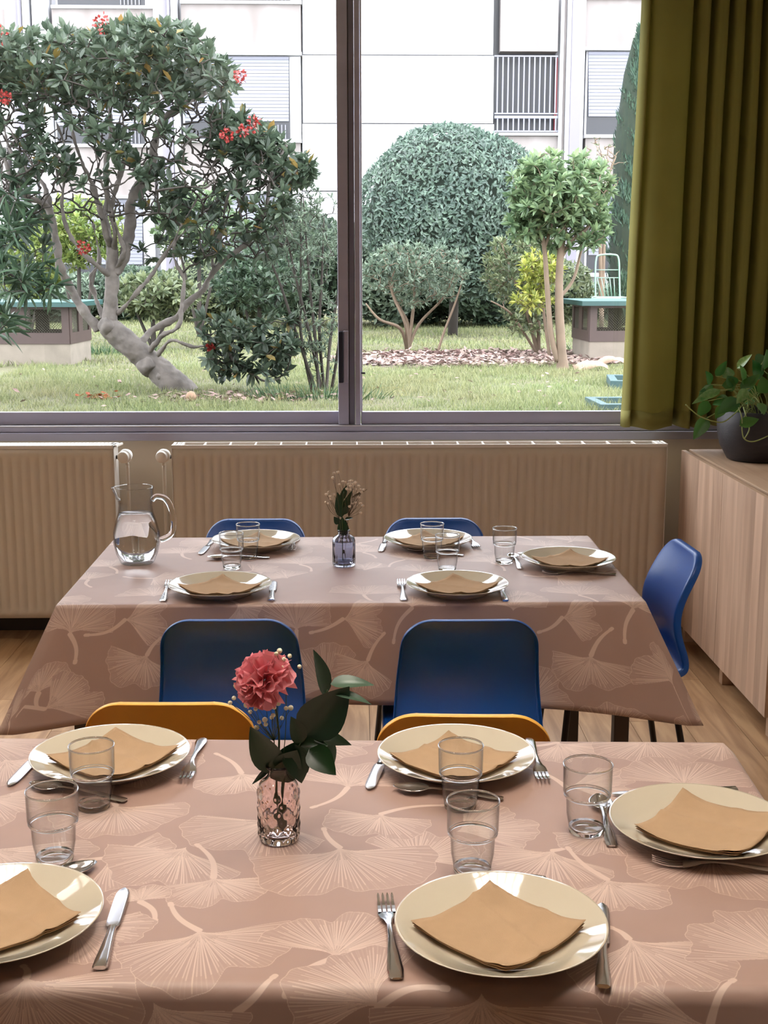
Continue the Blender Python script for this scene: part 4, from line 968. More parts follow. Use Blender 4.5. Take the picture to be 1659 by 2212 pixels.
def grass(n, x0, x1, y0, y1, hmin, hmax, wd, name, label):
    x = rng.uniform(x0, x1, n); y = rng.uniform(y0, y1, n); keep = np.ones(n, bool)
    P = np.stack([x, y, np.full(n, GZ-.005)], 1)
    # worn patches under the twisted tree and inside the leaf mulch
    for cx, cy, rx, ry, pr in ((-.6, 7.9, .9, .35, .55), (.95, 11.2, 1.25, .9, .93), (-1.5, 9.4, 1.0, .5, .3)):
        q = ((x-cx)/rx)**2+((y-cy)/ry)**2; keep &= ~((q < 1) & (rng.random(n) < pr))
    P = P[keep]; n = len(P); a = rng.uniform(0, 6.28, n); lean = rng.uniform(.1, .7, n)
    D = np.stack([np.cos(a)*lean, np.sin(a)*lean, np.ones(n)], 1); Nn = np.stack([np.cos(a), np.sin(a), np.zeros(n)-.2], 1)
    clump = .6+.5*np.sin(P[:, 0]*3.1+1)*np.sin(P[:, 1]*2.3)+.35*np.sin(P[:, 0]*11)*np.sin(P[:, 1]*9)
    h = rng.uniform(hmin, hmax, n)*np.clip(clump+.5, .45, 1.5)
    o = leafmass(name, P, D, Nn, h, wd, TPL_BLADE, M['grass']); tag(o, label, 'grass', kind='stuff')
grass(75000, -2.6, 2.6, 6.6, 10.4, .025, .060, .0045, 'lawn_grass', 'short green lawn grass just outside the window')
grass(60000, -4.5, 4.5, 10.4, 20.5, .025, .055, .010, 'lawn_grass', 'lawn grass farther back around the mulch and hedges')

grass(26000, -11, -4.5, 7, 20.5, .025, .055, .012, 'lawn_grass', 'lawn grass left of the vent box, beyond the left edge of the photo')

# ------------------------------------------------------------------ facade
BY = 25.0
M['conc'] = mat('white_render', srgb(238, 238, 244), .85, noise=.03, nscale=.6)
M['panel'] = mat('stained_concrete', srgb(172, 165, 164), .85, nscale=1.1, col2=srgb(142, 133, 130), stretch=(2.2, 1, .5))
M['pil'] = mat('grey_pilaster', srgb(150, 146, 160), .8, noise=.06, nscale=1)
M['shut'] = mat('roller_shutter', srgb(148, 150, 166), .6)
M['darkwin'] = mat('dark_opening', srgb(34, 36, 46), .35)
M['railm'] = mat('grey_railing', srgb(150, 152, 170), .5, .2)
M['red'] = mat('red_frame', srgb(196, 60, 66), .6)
bld = thing('building', 'white concrete apartment block with roller shutters across the garden', 'building', (0, BY, GZ))
BO = np.array([0, BY, GZ])
def bq(x0, y0, x1, y1, dy=0.0, th=.2):
    """pixel rectangle on the facade plane -> box in building coordinates, front face dy metres proud"""
    ym = (y0+y1)/2; xm = (x0+x1)/2
    X0, X1 = ony(x0, ym, BY)[0], ony(x1, ym, BY)[0]; Z1, Z0 = ony(xm, y0, BY)[2], ony(xm, y1, BY)[2]
    return (X0, -dy, Z0-GZ, X1, -dy+th, Z1-GZ)
def bp(name, m, *q, parent=bld, **k):
    return MB().box(*bq(*q)).build(name, m, parent, **k)
MB().box(-14, .30, -1, 14, .9, 14).build('core_wall', M['conc'], bld)
jy = [-330, -180, -30, 119, 267, 413, 560, 700]
for a, b in zip(jy[:-1], jy[1:]): bp('wall_panel', M['conc'], 654, a+1.1, 1066, b-1.1, 0, .299)
# right block
bp('dark_recess', M['darkwin'], 1068, -260, 1207, 287, -.25, .04)
bp('wall_panel', M['panel'], 1081, -20, 1205, 112, .06, .3)
bp('wall_panel', M['panel'], 1068, 294, 1205, 700, -.02, .3)
bp('sill', M['conc'], 1066, 287, 1207, 293, .06, .3)
bp('red_post', M['red'], 1201, 122, 1206, 284, -.16, .05)
rl = bp('railing', M['railm'], 1068, 120, 1205, 123, .02, .04)
for a, b in ((244, 247), (250, 256), (282, 285)): bp('rail_bar', M['railm'], 1068, a, 1205, b, .02, .04, parent=rl)
for k in range(12):
    x = 1073+k*11.4
    bp('baluster', M['railm'], x, 123.3, x+2.8, 243.7, .015, .03, parent=rl); bp('baluster', M['railm'], x, 256.3, x+2.8, 281.7, .015, .03, parent=rl)
bp('pipe', M['conc'], 1207.5, -300, 1214, 690, .08, .08); bp('pipe', M['panel'], 1214.5, -300, 1220, 690, .02, .1)
bp('pilaster', M['conc'], 1221, -300, 1229, 690, .12, .42); bp('pilaster', M['pil'], 1229.3, -300, 1251, 690, .20, .5); bp('pilaster', M['conc'], 1251.3, -300, 1259, 690, .12, .42)
def bay(x0, x1, yt, rows=2, ratio=1.0, open_=0.0):
    """one bay: spandrel panel, shutter window, sill, railing, below the next"""
    for r in range(rows):
        o = yt+r*299
        bp('spandrel_panel', M['panel'], x0+2, o, x1-2, o+103, .02, .3)
        bp('sill', M['conc'], x0, o+103.5, x1, o+110, .10, .38)
        ww = bp('window_frame', M['conc'], x0+4, o+111, x1-2, o+292, -.03, .08)
        ys = o+112; ye = o+112+142*(1-open_)
        bp('dark_glass', M['darkwin'], x0+8, o+112, x1-26 if x1-x0 > 200 else x1-8, o+290, -.018, .02, parent=ww)
        nsl = int((ye-ys)/7.4); sh = []
        for k in range(nsl):
            bp('shutter_slat', M['shut'], x0+10, ys+k*7.4, x1-28 if x1-x0 > 200 else x1-10, ys+k*7.4+6.7, .0+.02, .025, parent=ww)
        for k in range(6): bp('window_bar', M['railm'], x1-28-8*k-8 if x1-x0 > 200 else x1-12-8*k, o+260, (x1-28-8*k-8 if x1-x0 > 200 else x1-12-8*k)+2, o+290, .03, .02, parent=ww)
        bp('sill', M['conc'], x0, o+292, x1, o+298.6, .08, .36)
bay(390, 652, 10, 2); bay(390, 652, -289, 1)
bay(1261, 1460, 0, 2); bay(1261, 1460, -299, 1); bay(1490, 1700, 0, 2)
bay(112, 336, 20, 2); bay(112, 336, -279, 1); bay(-230, 20, 20, 2)
for a in (22, 338): 
    bp('pilaster', M['conc'], a, -300, a+12, 690, .12, .42); bp('pilaster', M['pil'], a+12.3, -300, a+30, 690, .20, .5); bp('pilaster', M['conc'], a+37, -300, a+50, 690, .12, .42)
    bp('downpipe', M['pil'], a+31, -300, a+36, 690, .25, .12)
for a in (78,): bp('pilaster', M['conc'], a, -300, a+34, 690, .05, .35)

# ================================================================== OUTSIDE: TREES AND SHRUBS
M['bark'] = mat('grey_bark', srgb(158, 148, 142), .85, noise=.5, nscale=14, bump=1.0, bscale=60)
M['bark2'] = mat('dark_twig', srgb(78, 70, 64), .85, noise=.3, nscale=9)
M['bark3'] = mat('tan_bark', srgb(150, 128, 108), .85, noise=.3, nscale=9, bump=.6)
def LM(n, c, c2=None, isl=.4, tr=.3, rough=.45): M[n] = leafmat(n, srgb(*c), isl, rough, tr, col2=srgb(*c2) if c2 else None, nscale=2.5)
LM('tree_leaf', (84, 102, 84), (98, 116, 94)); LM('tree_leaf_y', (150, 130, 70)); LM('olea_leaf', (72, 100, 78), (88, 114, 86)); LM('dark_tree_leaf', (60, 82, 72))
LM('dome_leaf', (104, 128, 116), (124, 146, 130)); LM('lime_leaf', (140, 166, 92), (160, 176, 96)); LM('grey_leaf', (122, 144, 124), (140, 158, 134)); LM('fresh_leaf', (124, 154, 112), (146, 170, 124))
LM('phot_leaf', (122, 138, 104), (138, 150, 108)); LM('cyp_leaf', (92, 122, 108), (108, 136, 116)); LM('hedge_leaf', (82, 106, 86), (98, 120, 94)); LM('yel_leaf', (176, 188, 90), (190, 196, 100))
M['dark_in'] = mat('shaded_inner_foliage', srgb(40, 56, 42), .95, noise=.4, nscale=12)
M['berry'] = mat('red_flower', srgb(206, 64, 58), .6, noise=.3, nscale=90)
M['orange_leaf'] = leafmat('dry_orange_leaf', srgb(190, 108, 66), .3, .7, .2)

class Grow:
    """skeleton that grows twigs toward target points from its nearest node"""
    def __init__(s): s.P = []; s.mb = MB()
    def stem(s, pts, r, n=8, mb=None):
        q = smooth_path(pts, 5); (mb or s.mb).tube(q, lerp_r(r, len(q)), n); s.P += q
    def to(s, T, r0=.006, r1=.0018, n=4, wob=.10, mb=None, down=1.5):
        A = np.array(s.P); D = T-A; c = np.linalg.norm(D, axis=1)+np.clip(A[:, 2]-T[2], 0, None)*down
        B = A[int(np.argmin(c))]; d = T-B; L_ = np.linalg.norm(d)
        pts = [B]+[B+d*t+rng.normal(0, wob*L_*.5, 3)*math.sin(math.pi*t)+np.array([0, 0, .06*L_*math.sin(math.pi*t)]) for t in (.25, .5, .75)]+[T]
        (mb or s.mb).tube(pts, np.linspace(r0, r1, 5), n, cap=False); s.P += pts[1:]
        return pts
def tips_to_leaves(paths, per, spread, Lm, up=.5, frac=.5):
    P, D, Nn = [], [], []
    for pts in paths:
        a, b = pts[-2], pts[-1]; ax = (b-a)/(np.linalg.norm(b-a)+1e-9)
        for k in range(per):
            t = rng.uniform(1-frac, 1.02); p = a+(b-a)*t
            d = ax*.5+rng.normal(0, 1, 3)*spread; d[2] += up*rng.uniform(-.3, 1)
            P.append(p); D.append(d); Nn.append(rng.normal(0, .4, 3)+np.array([0, 0, 1.0]))
    return np.array(P), np.array(D), np.array(Nn)
def leaf_parts(P, D, Nn, L, W, me_list, m, parent, origin, count, name='leaf'):
    """the leaves nearest the room become single objects, the rest one mass"""
    idx = np.argsort(P[:, 1]+rng.normal(0, .15, len(P))); sel = idx[:count]; rest = idx[count:]
    for i in sel:
        o = ob(name, me_list[int(i) % len(me_list)], m, parent, loc=P[i]-origin, rot=orient(D[i], Nn[i])); s = float(L[i] if hasattr(L, '__len__') else L); o.scale = (s, s, s)
    return rest

# --- the leaning twisted tree
def twisted_tree():
    Y = 8.42; base = gp(392, 850); base = np.array([base[0], Y, GZ])
    t = thing('leaning_tree', 'gnarled leaning tree with a flat clipped crown and red flower clusters, left pane', 'tree', base)
    o_ = base
    Q = lambda x, y, dy=0.0: ony(x, y, Y+dy)-o_
    g = Grow()
    trunk = MB()
    g.stem([Q(402, 862), Q(365, 820, -.02), Q(318, 778, .02), Q(268, 735), Q(228, 700)], [.115, .090, .080, .078, .070], 14, trunk)
    g.stem([Q(236, 712), Q(238, 668), Q(242, 610), Q(243, 560), Q(240, 525)], [.060, .048, .044, .042, .036], 12, trunk)
    g.stem([Q(250, 590), Q(268, 560), Q(280, 500, .05), Q(283, 440, .05), Q(300, 400, .05), Q(325, 370, .05), Q(335, 310, .05), Q(350, 260), Q(400, 225, -.05), Q(450, 195), Q(480, 150)], [.035, .036, .038, .036, .033, .030, .026, .022, .018, .012, .006], 10, trunk)
    g.stem([Q(215, 715), Q(180, 670), Q(150, 620), Q(128, 570, -.1), Q(118, 500, -.1), Q(100, 445, -.1), Q(60, 425, -.2), Q(30, 395, -.2), Q(5, 330, -.2), Q(-20, 250, -.2)], [.035, .030, .030, .027, .025, .022, .018, .016, .012, .006], 10, trunk)
    g.stem([Q(112, 480, -.1), Q(95, 400), Q(62, 370, .1), Q(20, 320, .1), Q(0, 230, .2)], [.02, .018, .014, .010, .005], 8, trunk)
    g.stem([Q(240, 535), Q(228, 500, -.1), Q(212, 440, -.1), Q(200, 400, -.1), Q(185, 370, -.15), Q(160, 300, -.2), Q(150, 220, -.2)], [.024, .022, .020, .017, .015, .010, .005], 8, trunk)
    g.stem([Q(238, 520), Q(228, 470, .1), Q(232, 420, .1), Q(228, 350, .1), Q(240, 280, .15), Q(230, 180, .2)], [.024, .020, .018, .015, .010, .005], 8, trunk)
    g.stem([Q(246, 540), Q(248, 500, -.12), Q(240, 455, -.12), Q(252, 400, -.12), Q(270, 330, -.1), Q(262, 220, -.1)], [.022, .018, .016, .014, .010, .005], 8, trunk)
    g.stem([Q(244, 600), Q(205, 570, -.1), Q(165, 530, -.1), Q(140, 480, -.1), Q(135, 420, -.1), Q(145, 340, -.1), Q(120, 260, -.1)], [.020, .015, .014, .013, .012, .008, .005], 8, trunk)
    g.stem([Q(248, 585), Q(268, 545, -.1), Q(262, 520, -.1), Q(244, 470, -.15), Q(238, 440, -.15), Q(215, 380, -.2), Q(205, 300, -.2)], [.018, .016, .014, .012, .010, .008, .004], 8, trunk)
    g.stem([Q(300, 745), Q(330, 712, .1), Q(375, 690, .1), Q(405, 655, .1), Q(440, 625, .1), Q(462, 585, .1), Q(500, 550, .1), Q(545, 515, .1), Q(575, 450), Q(585, 380), Q(620, 310)], [.030, .024, .023, .022, .020, .019, .017, .014, .011, .008, .004], 9, trunk)
    g.stem([Q(462, 585, .1), Q(458, 540, .1), Q(480, 500, .1), Q(490, 430), Q(530, 360), Q(560, 290)], [.015, .012, .010, .009, .007, .004], 8, trunk)
    g.stem([Q(322, 760, -.05), Q(350, 725, -.1), Q(385, 705, -.1), Q(393, 650, -.1), Q(397, 600, -.1), Q(375, 555, -.1), Q(385, 500, -.1), Q(420, 440), Q(450, 380)], [.020, .015, .014, .012, .011, .010, .008, .006, .004], 8, trunk)
    g.stem([Q(252, 680), Q(290, 640, -.1), Q(330, 590, -.1), Q(370, 530, -.1), Q(420, 480, -.1), Q(470, 430)], [.016, .014, .013, .011, .008, .004], 8, trunk)
    g.stem([Q(225, 690), Q(205, 640, .1), Q(195, 600, .1), Q(215, 560, .15), Q(200, 480, .2)], [.018, .016, .013, .010, .005], 8, trunk)
    g.stem([Q(340, 770, -.1), Q(370, 735, -.2), Q(420, 750, -.2), Q(470, 745, -.25), Q(520, 790, -.3), Q(580, 825, -.3), Q(620, 800, -.3)], [.014, .012, .011, .010, .009, .007, .004], 8, trunk)
    for (x, y, s) in ((318, 790, 1.3), (345, 812, 1.2), (232, 705, 1.25)):
        c = Q(x, y, -.03); trunk.lathe([(.001, -.06*s), (.045*s, -.03), (.058*s, 0), (.045*s, .03), (.001, .06*s)], 12, c=c, mod=lambda a, j, z: 1+.2*math.sin(a*3+x)+.1*math.sin(a*7))
    tk = trunk.build('trunk', M['bark'], t)
    md = tk.modifiers.new('u', 'SUBSURF'); md.levels = md.render_levels = 2
    tx = bpy.data.textures.new('bark_relief', 'CLOUDS'); tx.noise_scale = .07; tx.noise_depth = 3
    md = tk.modifiers.new('d', 'DISPLACE'); md.texture = tx; md.strength = .030; md.mid_level = .5; md.texture_coords = 'LOCAL'
    def region(n, x0, x1, y0, y1, d0, d1, f=None):
        out = []
        while len(out) < n:
            x, y = rng.uniform(x0, x1), rng.uniform(y0, y1)
            if f and not f(x, y): continue
            out.append(Q(x, y, rng.uniform(d0, d1)))
        return out
    inner = region(720, -120, 480, 200, 470, -.6, .7)+region(170, 430, 640, 330, 560, -.3, .5)
    inner.sort(key=lambda p: p[2])
    tw = MB()
    for T in inner: g.to(T, .0075, .0032, 4, .08, tw)
    def topf(x, y):
        yt = 70 if x < 130 else 62 if x < 260 else 48 if x < 380 else 55+max(0, x-400)**1.5*.09
        return y > yt+rng.uniform(-12, 22)
    top = region(800, -160, 505, 35, 215, -.75, .85, topf)
    lower = region(190, 455, 672, 245, 400, -.3, .5, lambda x, y: y > 245+max(0, x-520)*.68 and y < 330+(x-455)*.45)
    mid = region(110, -100, 420, 215, 400, -.7, -.1)
    hang = region(120, 300, 620, 385, 560, -.4, .3)
    skirt = region(110, 435, 640, 690, 815, -.45, -.05)
    left = region(60, -120, 100, 230, 600, -.5, .3)
    sets = []
    for T in sorted(top, key=lambda p: p[2]): sets.append(g.to(T, .006, .002, 4, .08, tw))
    for T in lower+mid+hang+skirt+left: sets.append(g.to(T, .005, .002, 4, .10, tw, down=.6))
    o = tw.build('twigs', M['bark2'], t); o['kind'] = 'stuff'
    P, D, Nn = tips_to_leaves(sets, 9, .75, .07, .35, .75)
    P = P+o_; Ls = rng.uniform(.055, .098, len(P))
    me = [leaf_mesh('leaf', 1.0, .46, c, .25, n=4) for c in (.05, .18, .3)]
    rest = leaf_parts(P, D, Nn, Ls, None, me, M['tree_leaf'], t, o_, 290)
    m1 = rest[rng.random(len(rest)) < .97]; m2 = np.setdiff1d(rest, m1)
    leafmass('foliage', P[m1]-o_, D[m1], Nn[m1], Ls[m1], Ls[m1]*.48, TPL_LEAF, M['tree_leaf'], t)
    leafmass('yellowed_foliage', P[m2]-o_, D[m2], Nn[m2], Ls[m2], Ls[m2]*.48, TPL_LEAF, M['tree_leaf_y'], t)
    for (x, y, r) in ((218, 50, .05), (0, 78, .055), (518, 165, .035), (490, 290, .035), (548, 268, .04), (525, 282, .03), (10, 210, .03), (180, 535, .035), (455, 750, .015)):
        c = Q(x, y, -.62 if y < 240 else -.35); q = rng.normal(0, 1, (46, 3)); q /= np.linalg.norm(q, axis=1, keepdims=True); q *= rng.random((46, 1))**.4*r
        V, F_ = scatter(q, q+rng.normal(0, .01, q.shape), rng.normal(0, 1, q.shape), .022, .02, TPL_LEAF4)
        ob('flower_cluster', np_mesh('flower_cluster', V, F_), M['berry'], t, loc=c)
twisted_tree()

def shrub(name, label, cat, base, stems, targets, per, Lf, Wf, leafm, bark='bark2', tpl=TPL_LEAF4, spread=.7, up=.4, r0=.012, rt=(.005, .0015), parts=0, group=None, down=1.0, frac=.6):
    t = thing(name, label, cat, base, 0, group); g = Grow(); trunk = MB(); base = np.array(base)
    for s_ in stems: g.stem([np.array(p)-base for p in s_[0]], s_[1], 8, trunk)
    trunk.build('stems', M[bark], t)
    tw = MB(); sets = []
    for T in sorted([np.array(p)-base for p in targets], key=lambda p: p[2]): sets.append(g.to(T, rt[0], rt[1], 3, .12, tw, down))
    o = tw.build('twigs', M[bark], t); o['kind'] = 'stuff'
    P, D, Nn = tips_to_leaves(sets, per, spread, Lf, up, frac); Ls = rng.uniform(.7, 1.2, len(P))*Lf
    rest = np.arange(len(P))
    if parts:
        rest = leaf_parts(P, D, Nn, Ls, None, [leaf_mesh('leaf', 1.0, Wf/Lf, c, .2, n=4) for c in (.1, .3)], M[leafm], t, np.zeros(3), parts)
    leafmass('foliage', P[rest], D[rest], Nn[rest], Ls[rest], Ls[rest]*Wf/Lf, tpl, M[leafm], t)
    return t
def ell(n, x, y, rx, ry, Y, dY, shell=.0):
    out = []
    for _ in range(n):
        v = rng.normal(0, 1, 3); v /= np.linalg.norm(v); r = max(shell, rng.random()**.4)
        out.append(ony(x+v[0]*r*rx, y+v[1]*r*ry, Y+v[2]*r*dY))
    return out
P_ = lambda x, y, Y: ony(x, y, Y)
def ground_at(x, Y): p = ony(x, 700, Y); return np.array([p[0], Y, GZ])

# oleander at far left
b = ground_at(-90, 7.9)
shrub('oleander', 'oleander with long narrow dark leaves at the far left of the window', 'shrub', b,
      [([b, P_(-60, 600, 7.9), P_(-20, 480, 7.8), P_(20, 400, 7.8)], [.015, .012, .008, .004]), ([b, P_(-70, 650, 7.8), P_(-10, 590, 7.7), P_(60, 610, 7.6)], [.012, .01, .007, .003]), ([b, P_(-100, 500, 8), P_(-60, 380, 8)], [.014, .01, .004])],
      ell(34, -5, 480, 75, 110, 7.8, .4)+ell(20, 60, 600, 75, 50, 7.6, .15)+ell(7, 0, 700, 30, 40, 7.7, .2), 9, .145, .022, 'olea_leaf', tpl=TPL_LEAF, spread=.8, up=-.15, parts=120)
# bamboo-like canes by the mullion
b = ground_at(690, 8.25); st = []
for (x0, x1, x2, yt) in ((690, 680, 655, 420), (700, 690, 700, 470), (705, 715, 760, 430), (685, 640, 560, 520), (715, 735, 745, 500), (695, 668, 610, 470), (675, 650, 650, 430)):
    st.append(([np.array([ony(x0, 850, 8.25)[0], 8.25+rng.uniform(-.1, .1), GZ]), P_(x1, 720, 8.25), P_((x1+x2)/2, 600, 8.2), P_(x2, yt, 8.15)], [.011, .010, .008, .003]))
shrub('fine_leaved_shrub', 'tall thin-stemmed shrub with small narrow leaves beside the window mullion', 'shrub', b, st,
      ell(190, 665, 520, 95, 115, 8.25, .4)+ell(70, 690, 720, 55, 110, 8.25, .25), 13, .042, .010, 'grey_leaf', spread=.9, up=.1, rt=(.004, .001))
# yellow-green bushes behind the twisted tree
for (x, y, rx, ry, Y, lab, lm_) in ((170, 505, 105, 80, 13.5, 'bright lime green bush seen behind the trunk of the leaning tree, left', 'lime_leaf'), (430, 480, 110, 80, 14.5, 'light green bush behind the leaning tree, before the mullion', 'fresh_leaf'),
                               (330, 640, 100, 50, 12.5, 'mid green bush low behind the leaning trunk', 'phot_leaf'), (560, 610, 110, 75, 13.2, 'dark green bush behind the hanging boughs by the mullion', 'hedge_leaf'), (60, 560, 90, 85, 14.2, 'light green bush above the left vent box', 'lime_leaf')):
    b = ground_at(x, Y)
    shrub('garden_bush', lab, 'bush', b, [([b, P_(x, y+20, Y)], [.03, .015]), ([b, P_(x-rx*.5, y, Y)], [.02, .01]), ([b, P_(x+rx*.5, y, Y)], [.02, .01])], ell(230, x, y, rx, ry, Y, .45, .5), 13, .085, .038, lm_, spread=.8, up=.3)
# far hedges along the back
def dome(name, label, cat, cx, yt, yb, rx, Y, ry, leafm, n, Lf, Wf, seed=0, bump=.12):
    """clipped dome: dark inside body and a coat of leaves"""
    cpt = ony(cx, yb, Y); top = ony(cx, yt, Y)[2]; z0 = max(GZ+.02, cpt[2]); R1 = rx/FPX*Y; h = top-z0
    t = thing(name, label, cat, (cpt[0], Y, GZ))
    zc = (z0+top)/2-GZ
    v = rng.normal(0, 1, (n, 3)); v /= np.linalg.norm(v, axis=1, keepdims=True)
    v[:, 2] = np.clip(v[:, 2], -.9, 1)
    k = 1+bump*.3*np.sin(v[:, 0]*5+seed)*np.sin(v[:, 2]*6+seed)+rng.normal(0, bump*.12, n)
    sq = (1-np.abs(v[:, 2])**3*.0)
    P = np.stack([v[:, 0]*R1*k*sq, v[:, 1]*ry*k*sq, zc+v[:, 2]*h/2*k], 1)
    nr = np.stack([v[:, 0]/R1, v[:, 1]/ry, v[:, 2]/(h/2)], 1); nr /= np.linalg.norm(nr, axis=1, keepdims=True)
    D = np.cross(nr, rng.normal(0, 1, (n, 3)))+nr*rng.uniform(-.1, .8, (n, 1)); D[:, 2] += .2
    leafmass('foliage', P, D, nr+rng.normal(0, .35, (n, 3)), rng.uniform(.7, 1.2, n)*Lf, Wf, TPL_LEAF4, M[leafm], t)
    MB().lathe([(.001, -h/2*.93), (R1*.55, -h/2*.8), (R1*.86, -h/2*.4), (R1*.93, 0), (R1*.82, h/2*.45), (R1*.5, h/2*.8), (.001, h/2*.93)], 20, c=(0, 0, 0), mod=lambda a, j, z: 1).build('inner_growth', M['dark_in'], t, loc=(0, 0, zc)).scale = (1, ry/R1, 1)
    MB().tube([(0, 0, -.05), (.05, 0, zc)], [.06, .04], 8).build('trunk', M['bark2'], t)
    return t
dome('clipped_dome_bush', 'large clipped dome bush of dark green leaves in front of the white wall', 'bush', 978, 276, 650, 196, 15.2, 1.0, 'dome_leaf', 18000, .075, .030)
hz = [(-60, 600, 720, 130, 18.5, 'hedge_leaf'), (120, 590, 705, 120, 19.2, 'grey_leaf'), (300, 585, 700, 120, 19.5, 'hedge_leaf'), (480, 560, 700, 120, 19, 'phot_leaf'), (640, 450, 690, 130, 17.5, 'hedge_leaf'), (820, 470, 700, 80, 17.2, 'grey_leaf'), (900, 540, 710, 120, 18.2, 'hedge_leaf'), (1050, 520, 705, 110, 17.6, 'hedge_leaf'), (1160, 560, 705, 110, 18.6, 'phot_leaf'), (1420, 560, 690, 90, 19, 'hedge_leaf'), (1290, 620, 700, 70, 20.5, 'grey_leaf')]
hl = ['hedge bush at the far left edge of the lawn', 'second hedge bush from the left along the back of the lawn', 'hedge bush straight behind the leaning trunk', 'hedge bush left of the mullion, at the back of the lawn', 'tall dark hedge bush directly behind the window mullion',
      'grey green hedge bush just right of the mullion', 'dark hedge bush under the left side of the dome bush', 'dark hedge bush under the dome bush', 'hedge bush between the dome bush and the young tree', 'hedge bush behind the curtain edge', 'low hedge bush near the garden chair']
for (x, yt, yb, rx, Y, lm_), lb in zip(hz, hl): dome('hedge_bush', lb, 'bush', x, yt, yb, rx, Y, .8, lm_, 3600, .10, .045, seed=x, bump=.3)
# low grey-green shrub in the lawn
b = ground_at(880, 12.2)
shrub('low_shrub', 'open grey green shrub with pale bare stems beside the mulch', 'shrub', b,
      [([b, P_(880, 700, 12.2), P_(850, 640, 12.1), P_(830, 560, 12.1)], [.028, .02, .014, .006]), ([b, P_(865, 710, 12), P_(820, 690, 11.9), P_(790, 655, 11.9)], [.02, .016, .012, .006]), ([b, P_(890, 690, 12.2), P_(895, 620, 12.2), P_(880, 540, 12.2)], [.02, .016, .012, .005]),
       ([b, P_(905, 700, 12.2), P_(960, 640, 12.1), P_(985, 580, 12.1)], [.018, .014, .010, .005]), ([b, P_(875, 700, 12), P_(845, 620, 12), P_(868, 540, 12)], [.016, .012, .01, .005]), ([ground_at(945, 12), P_(960, 715, 12), P_(985, 650, 12), P_(1000, 600, 12)], [.014, .011, .009, .004])],
      ell(300, 900, 590, 118, 75, 12.2, .5, .3)+ell(60, 845, 570, 50, 50, 12, .3), 13, .058, .020, 'grey_leaf', bark='bark3', spread=.7, up=.5)
# shrub between, partly yellow
b = ground_at(1165, 11.6)
shrub('mottled_shrub', 'olive green shrub left of the young tree, by the mulch', 'shrub', b,
      [([b, P_(1140, 680, 11.6), P_(1110, 600, 11.6), P_(1085, 530, 11.6)], [.022, .018, .012, .005]), ([b, P_(1165, 660, 11.6), P_(1180, 570, 11.6)], [.02, .014, .006]), ([b, P_(1120, 700, 11.5), P_(1095, 670, 11.4), P_(1060, 650, 11.4)], [.014, .012, .01, .005])],
      ell(230, 1120, 580, 78, 85, 11.7, .4, .3)+ell(50, 1130, 690, 60, 40, 11.5, .2), 12, .062, .024, 'phot_leaf', bark='bark3', spread=.6, up=.6)
b = ground_at(1190, 11.2)
shrub('yellow_shrub', 'bright yellow green leaves of a bush behind the young tree trunk', 'shrub', b, [([b, P_(1170, 640, 11.2), P_(1165, 580, 11.2)], [.016, .012, .006])],
      ell(90, 1165, 585, 55, 45, 11.1, .2, .2)+ell(40, 1150, 645, 45, 30, 11.1, .2), 11, .070, .026, 'yel_leaf', bark='bark3', spread=.6, up=.3)
# young tree on the right
b = onz(1216, 800, GZ); Y = b[1]
shrub('young_tree', 'small round-headed tree with fresh green leaves on two thin trunks, right pane', 'tree', b,
      [([b, P_(1213, 760, Y), P_(1208, 660, Y), P_(1210, 560, Y), P_(1222, 470, Y), P_(1224, 400, Y), P_(1200, 360, Y)], [.054, .038, .033, .028, .022, .016, .007]), ([P_(1205, 780, Y), P_(1190, 720, Y), P_(1182, 620, Y), P_(1175, 530, Y), P_(1160, 480, Y), P_(1130, 430, Y)], [.026, .022, .02, .017, .013, .005]),
       ([P_(1210, 560, Y), P_(1235, 520, Y), P_(1270, 490, Y), P_(1290, 440, Y), P_(1310, 410, Y)], [.018, .016, .013, .01, .005]), ([P_(1222, 480, Y), P_(1245, 430, Y), P_(1260, 380, Y)], [.014, .01, .005]), ([P_(1175, 540, Y), P_(1195, 460, Y), P_(1165, 400, Y)], [.014, .01, .005]),
       ([P_(1212, 640, Y+.1), P_(1240, 600, Y+.15), P_(1262, 520, Y+.2), P_(1300, 450, Y+.2)], [.014, .012, .01, .004])],
      ell(340, 1207, 408, 116, 82, Y, .42, .35)+ell(60, 1140, 480, 50, 50, Y, .25)+ell(50, 1275, 480, 50, 55, Y, .2)+ell(30, 1210, 500, 60, 50, Y, .25), 12, .078, .036, 'fresh_leaf', bark='bark3', tpl=TPL_LEAF, spread=.75, up=.15, parts=290)
# cypress
def cypress():
    x, Y = 1352, 17.5; c = ony(x, 600, Y); top = ony(1357, 62, Y)[2]; h = top-GZ
    t = thing('cypress', 'slender dark green cypress at the right edge of the window', 'tree', (c[0], Y, GZ)); n = 14000
    z = rng.random(n)**.85; a = rng.uniform(0, 6.28, n)
    r = .30*np.clip(np.minimum((1-z)*2.6, 1), 0, 1)**.7*(.72+.28*np.sin(a*3+z*25)*np.cos(z*40+a))*rng.uniform(.75, 1.03, n)
    P = np.stack([np.cos(a)*r+.1*z, np.sin(a)*r, .05+z*h*.985], 1)
    D = np.stack([np.cos(a)*.35, np.sin(a)*.35, np.ones(n)], 1)+rng.normal(0, .2, (n, 3)); Nn = np.stack([np.cos(a), np.sin(a), np.zeros(n)], 1)
    leafmass('foliage', P, D, Nn, rng.uniform(.06, .13, n), .022, TPL_LEAF4, M['cyp_leaf'], t)
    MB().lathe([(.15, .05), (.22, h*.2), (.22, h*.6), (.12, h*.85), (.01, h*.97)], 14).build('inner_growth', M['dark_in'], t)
    MB().tube([(0, 0, -.1), (0, 0, .4)], .05, 8).build('trunk', M['bark2'], t)
cypress()
